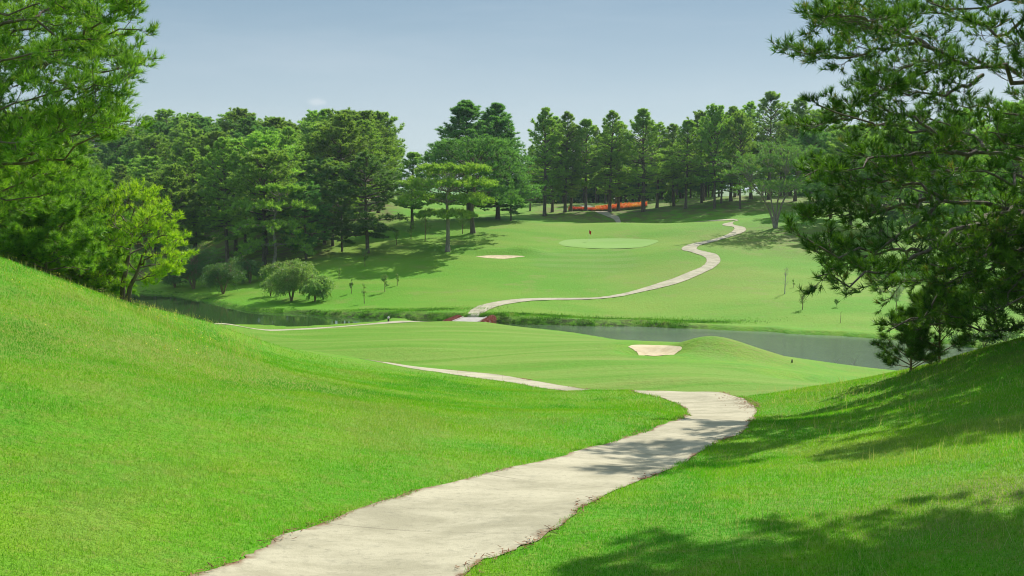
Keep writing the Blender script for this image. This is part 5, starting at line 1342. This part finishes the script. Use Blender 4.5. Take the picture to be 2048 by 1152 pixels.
# ------------------------------------------------------------------ light, sky, air
SUN_AZ = 32.0      # degrees right of the view direction
SUN_EL = 40.0
sun_d = bpy.data.lights.new('sun', 'SUN'); sun_d.energy = 4.2; sun_d.angle = math.radians(0.53); sun_d.color = (1.0, 0.955, 0.87)
sun = bpy.data.objects.new('sun', sun_d); COL.objects.link(sun)
dv = Vector((math.sin(math.radians(SUN_AZ)) * math.cos(math.radians(SUN_EL)), math.cos(math.radians(SUN_AZ)) * math.cos(math.radians(SUN_EL)), math.sin(math.radians(SUN_EL))))
sun.rotation_euler = dv.to_track_quat('Z', 'Y').to_euler()
sun.location = (60, 60, 80)

world = bpy.data.worlds.new('World'); S.world = world; world.use_nodes = True
nt = world.node_tree
for nd in list(nt.nodes): nt.nodes.remove(nd)
n = N(nt)
sky = n('ShaderNodeTexSky'); sky.sky_type = 'NISHITA'; sky.sun_disc = False
sky.sun_elevation = math.radians(SUN_EL); sky.sun_rotation = math.radians(SUN_AZ)
sky.air_density = 1.0; sky.dust_density = 1.5; sky.ozone_density = 1.5; sky.altitude = 1500
tc = n('ShaderNodeTexCoord').outputs['Generated']
el = n('ShaderNodeSeparateXYZ', ins={0: n('ShaderNodeVectorMath', operation='NORMALIZE', ins={0: tc}).outputs[0]}).outputs[2]
g1 = n.mix(n.ramp(el, -0.02, 0.26), (0.390, 0.465, 0.490), (0.140, 0.232, 0.315))
g1 = n.mix(n.ramp(el, 0.3, 0.8), g1, (0.34, 0.44, 0.54))  # sky above the view, brightened as added fill for the foliage
# thin wisps of high cloud and one small cloud above the left forest
vv = n.scaled(tc, (1.0, 1.0, 7.0))
wisp = n.math('MULTIPLY', n.ramp(n.noise(vv, 1.6, 5, 0.6, 0.3), 0.45, 0.8), 0.35)
g1 = n.mix(wisp, g1, (0.42, 0.47, 0.50))
cdir = n('ShaderNodeCombineXYZ', ins={0: -0.1726, 1: 0.981, 2: 0.0862}).outputs[0]
df = n('ShaderNodeVectorMath', operation='SUBTRACT', ins={0: n('ShaderNodeVectorMath', operation='NORMALIZE', ins={0: tc}).outputs[0], 1: cdir}).outputs[0]
df = n('ShaderNodeVectorMath', operation='MULTIPLY', ins={0: df, 1: (1.0, 1.0, 2.2)}).outputs[0]
dl = n('ShaderNodeVectorMath', operation='LENGTH', ins={0: df}).outputs['Value']
cm = n.math('SUBTRACT', 1.0, n.ramp(n.math('ADD', dl, n.math('MULTIPLY', n.math('SUBTRACT', n.noise(tc, 90.0, 4, 0.6), 0.5), 0.014)), 0.002, 0.0105))
g1 = n.mix(n.math('MULTIPLY', cm, 0.35), g1, (0.62, 0.62, 0.62))
sk = n.mix(1.0, sky.outputs[0], (0.11, 0.11, 0.11), 'MULTIPLY')
fin = n.mix(0.12, g1, sk)
bg = n('ShaderNodeBackground', ins={'Color': fin, 'Strength': 1.0})
wo = n('ShaderNodeOutputWorld'); n.link(bg.outputs[0], wo.inputs[0])

S.view_settings.view_transform = 'Standard'; S.view_settings.look = 'None'
S.view_settings.exposure = 0.5; S.view_settings.gamma = 1.0
S.cycles.max_bounces = 6; S.cycles.diffuse_bounces = 3; S.cycles.glossy_bounces = 3; S.cycles.transmission_bounces = 4; S.cycles.transparent_max_bounces = 6
S.cycles.volume_bounces = 0
S.cycles.use_denoising = True
S.cycles.denoiser = 'OPENIMAGEDENOISE'; S.cycles.denoising_prefilter = 'ACCURATE'
S.cycles.pixel_filter_type = 'BLACKMAN_HARRIS'; S.cycles.filter_width = 1.1
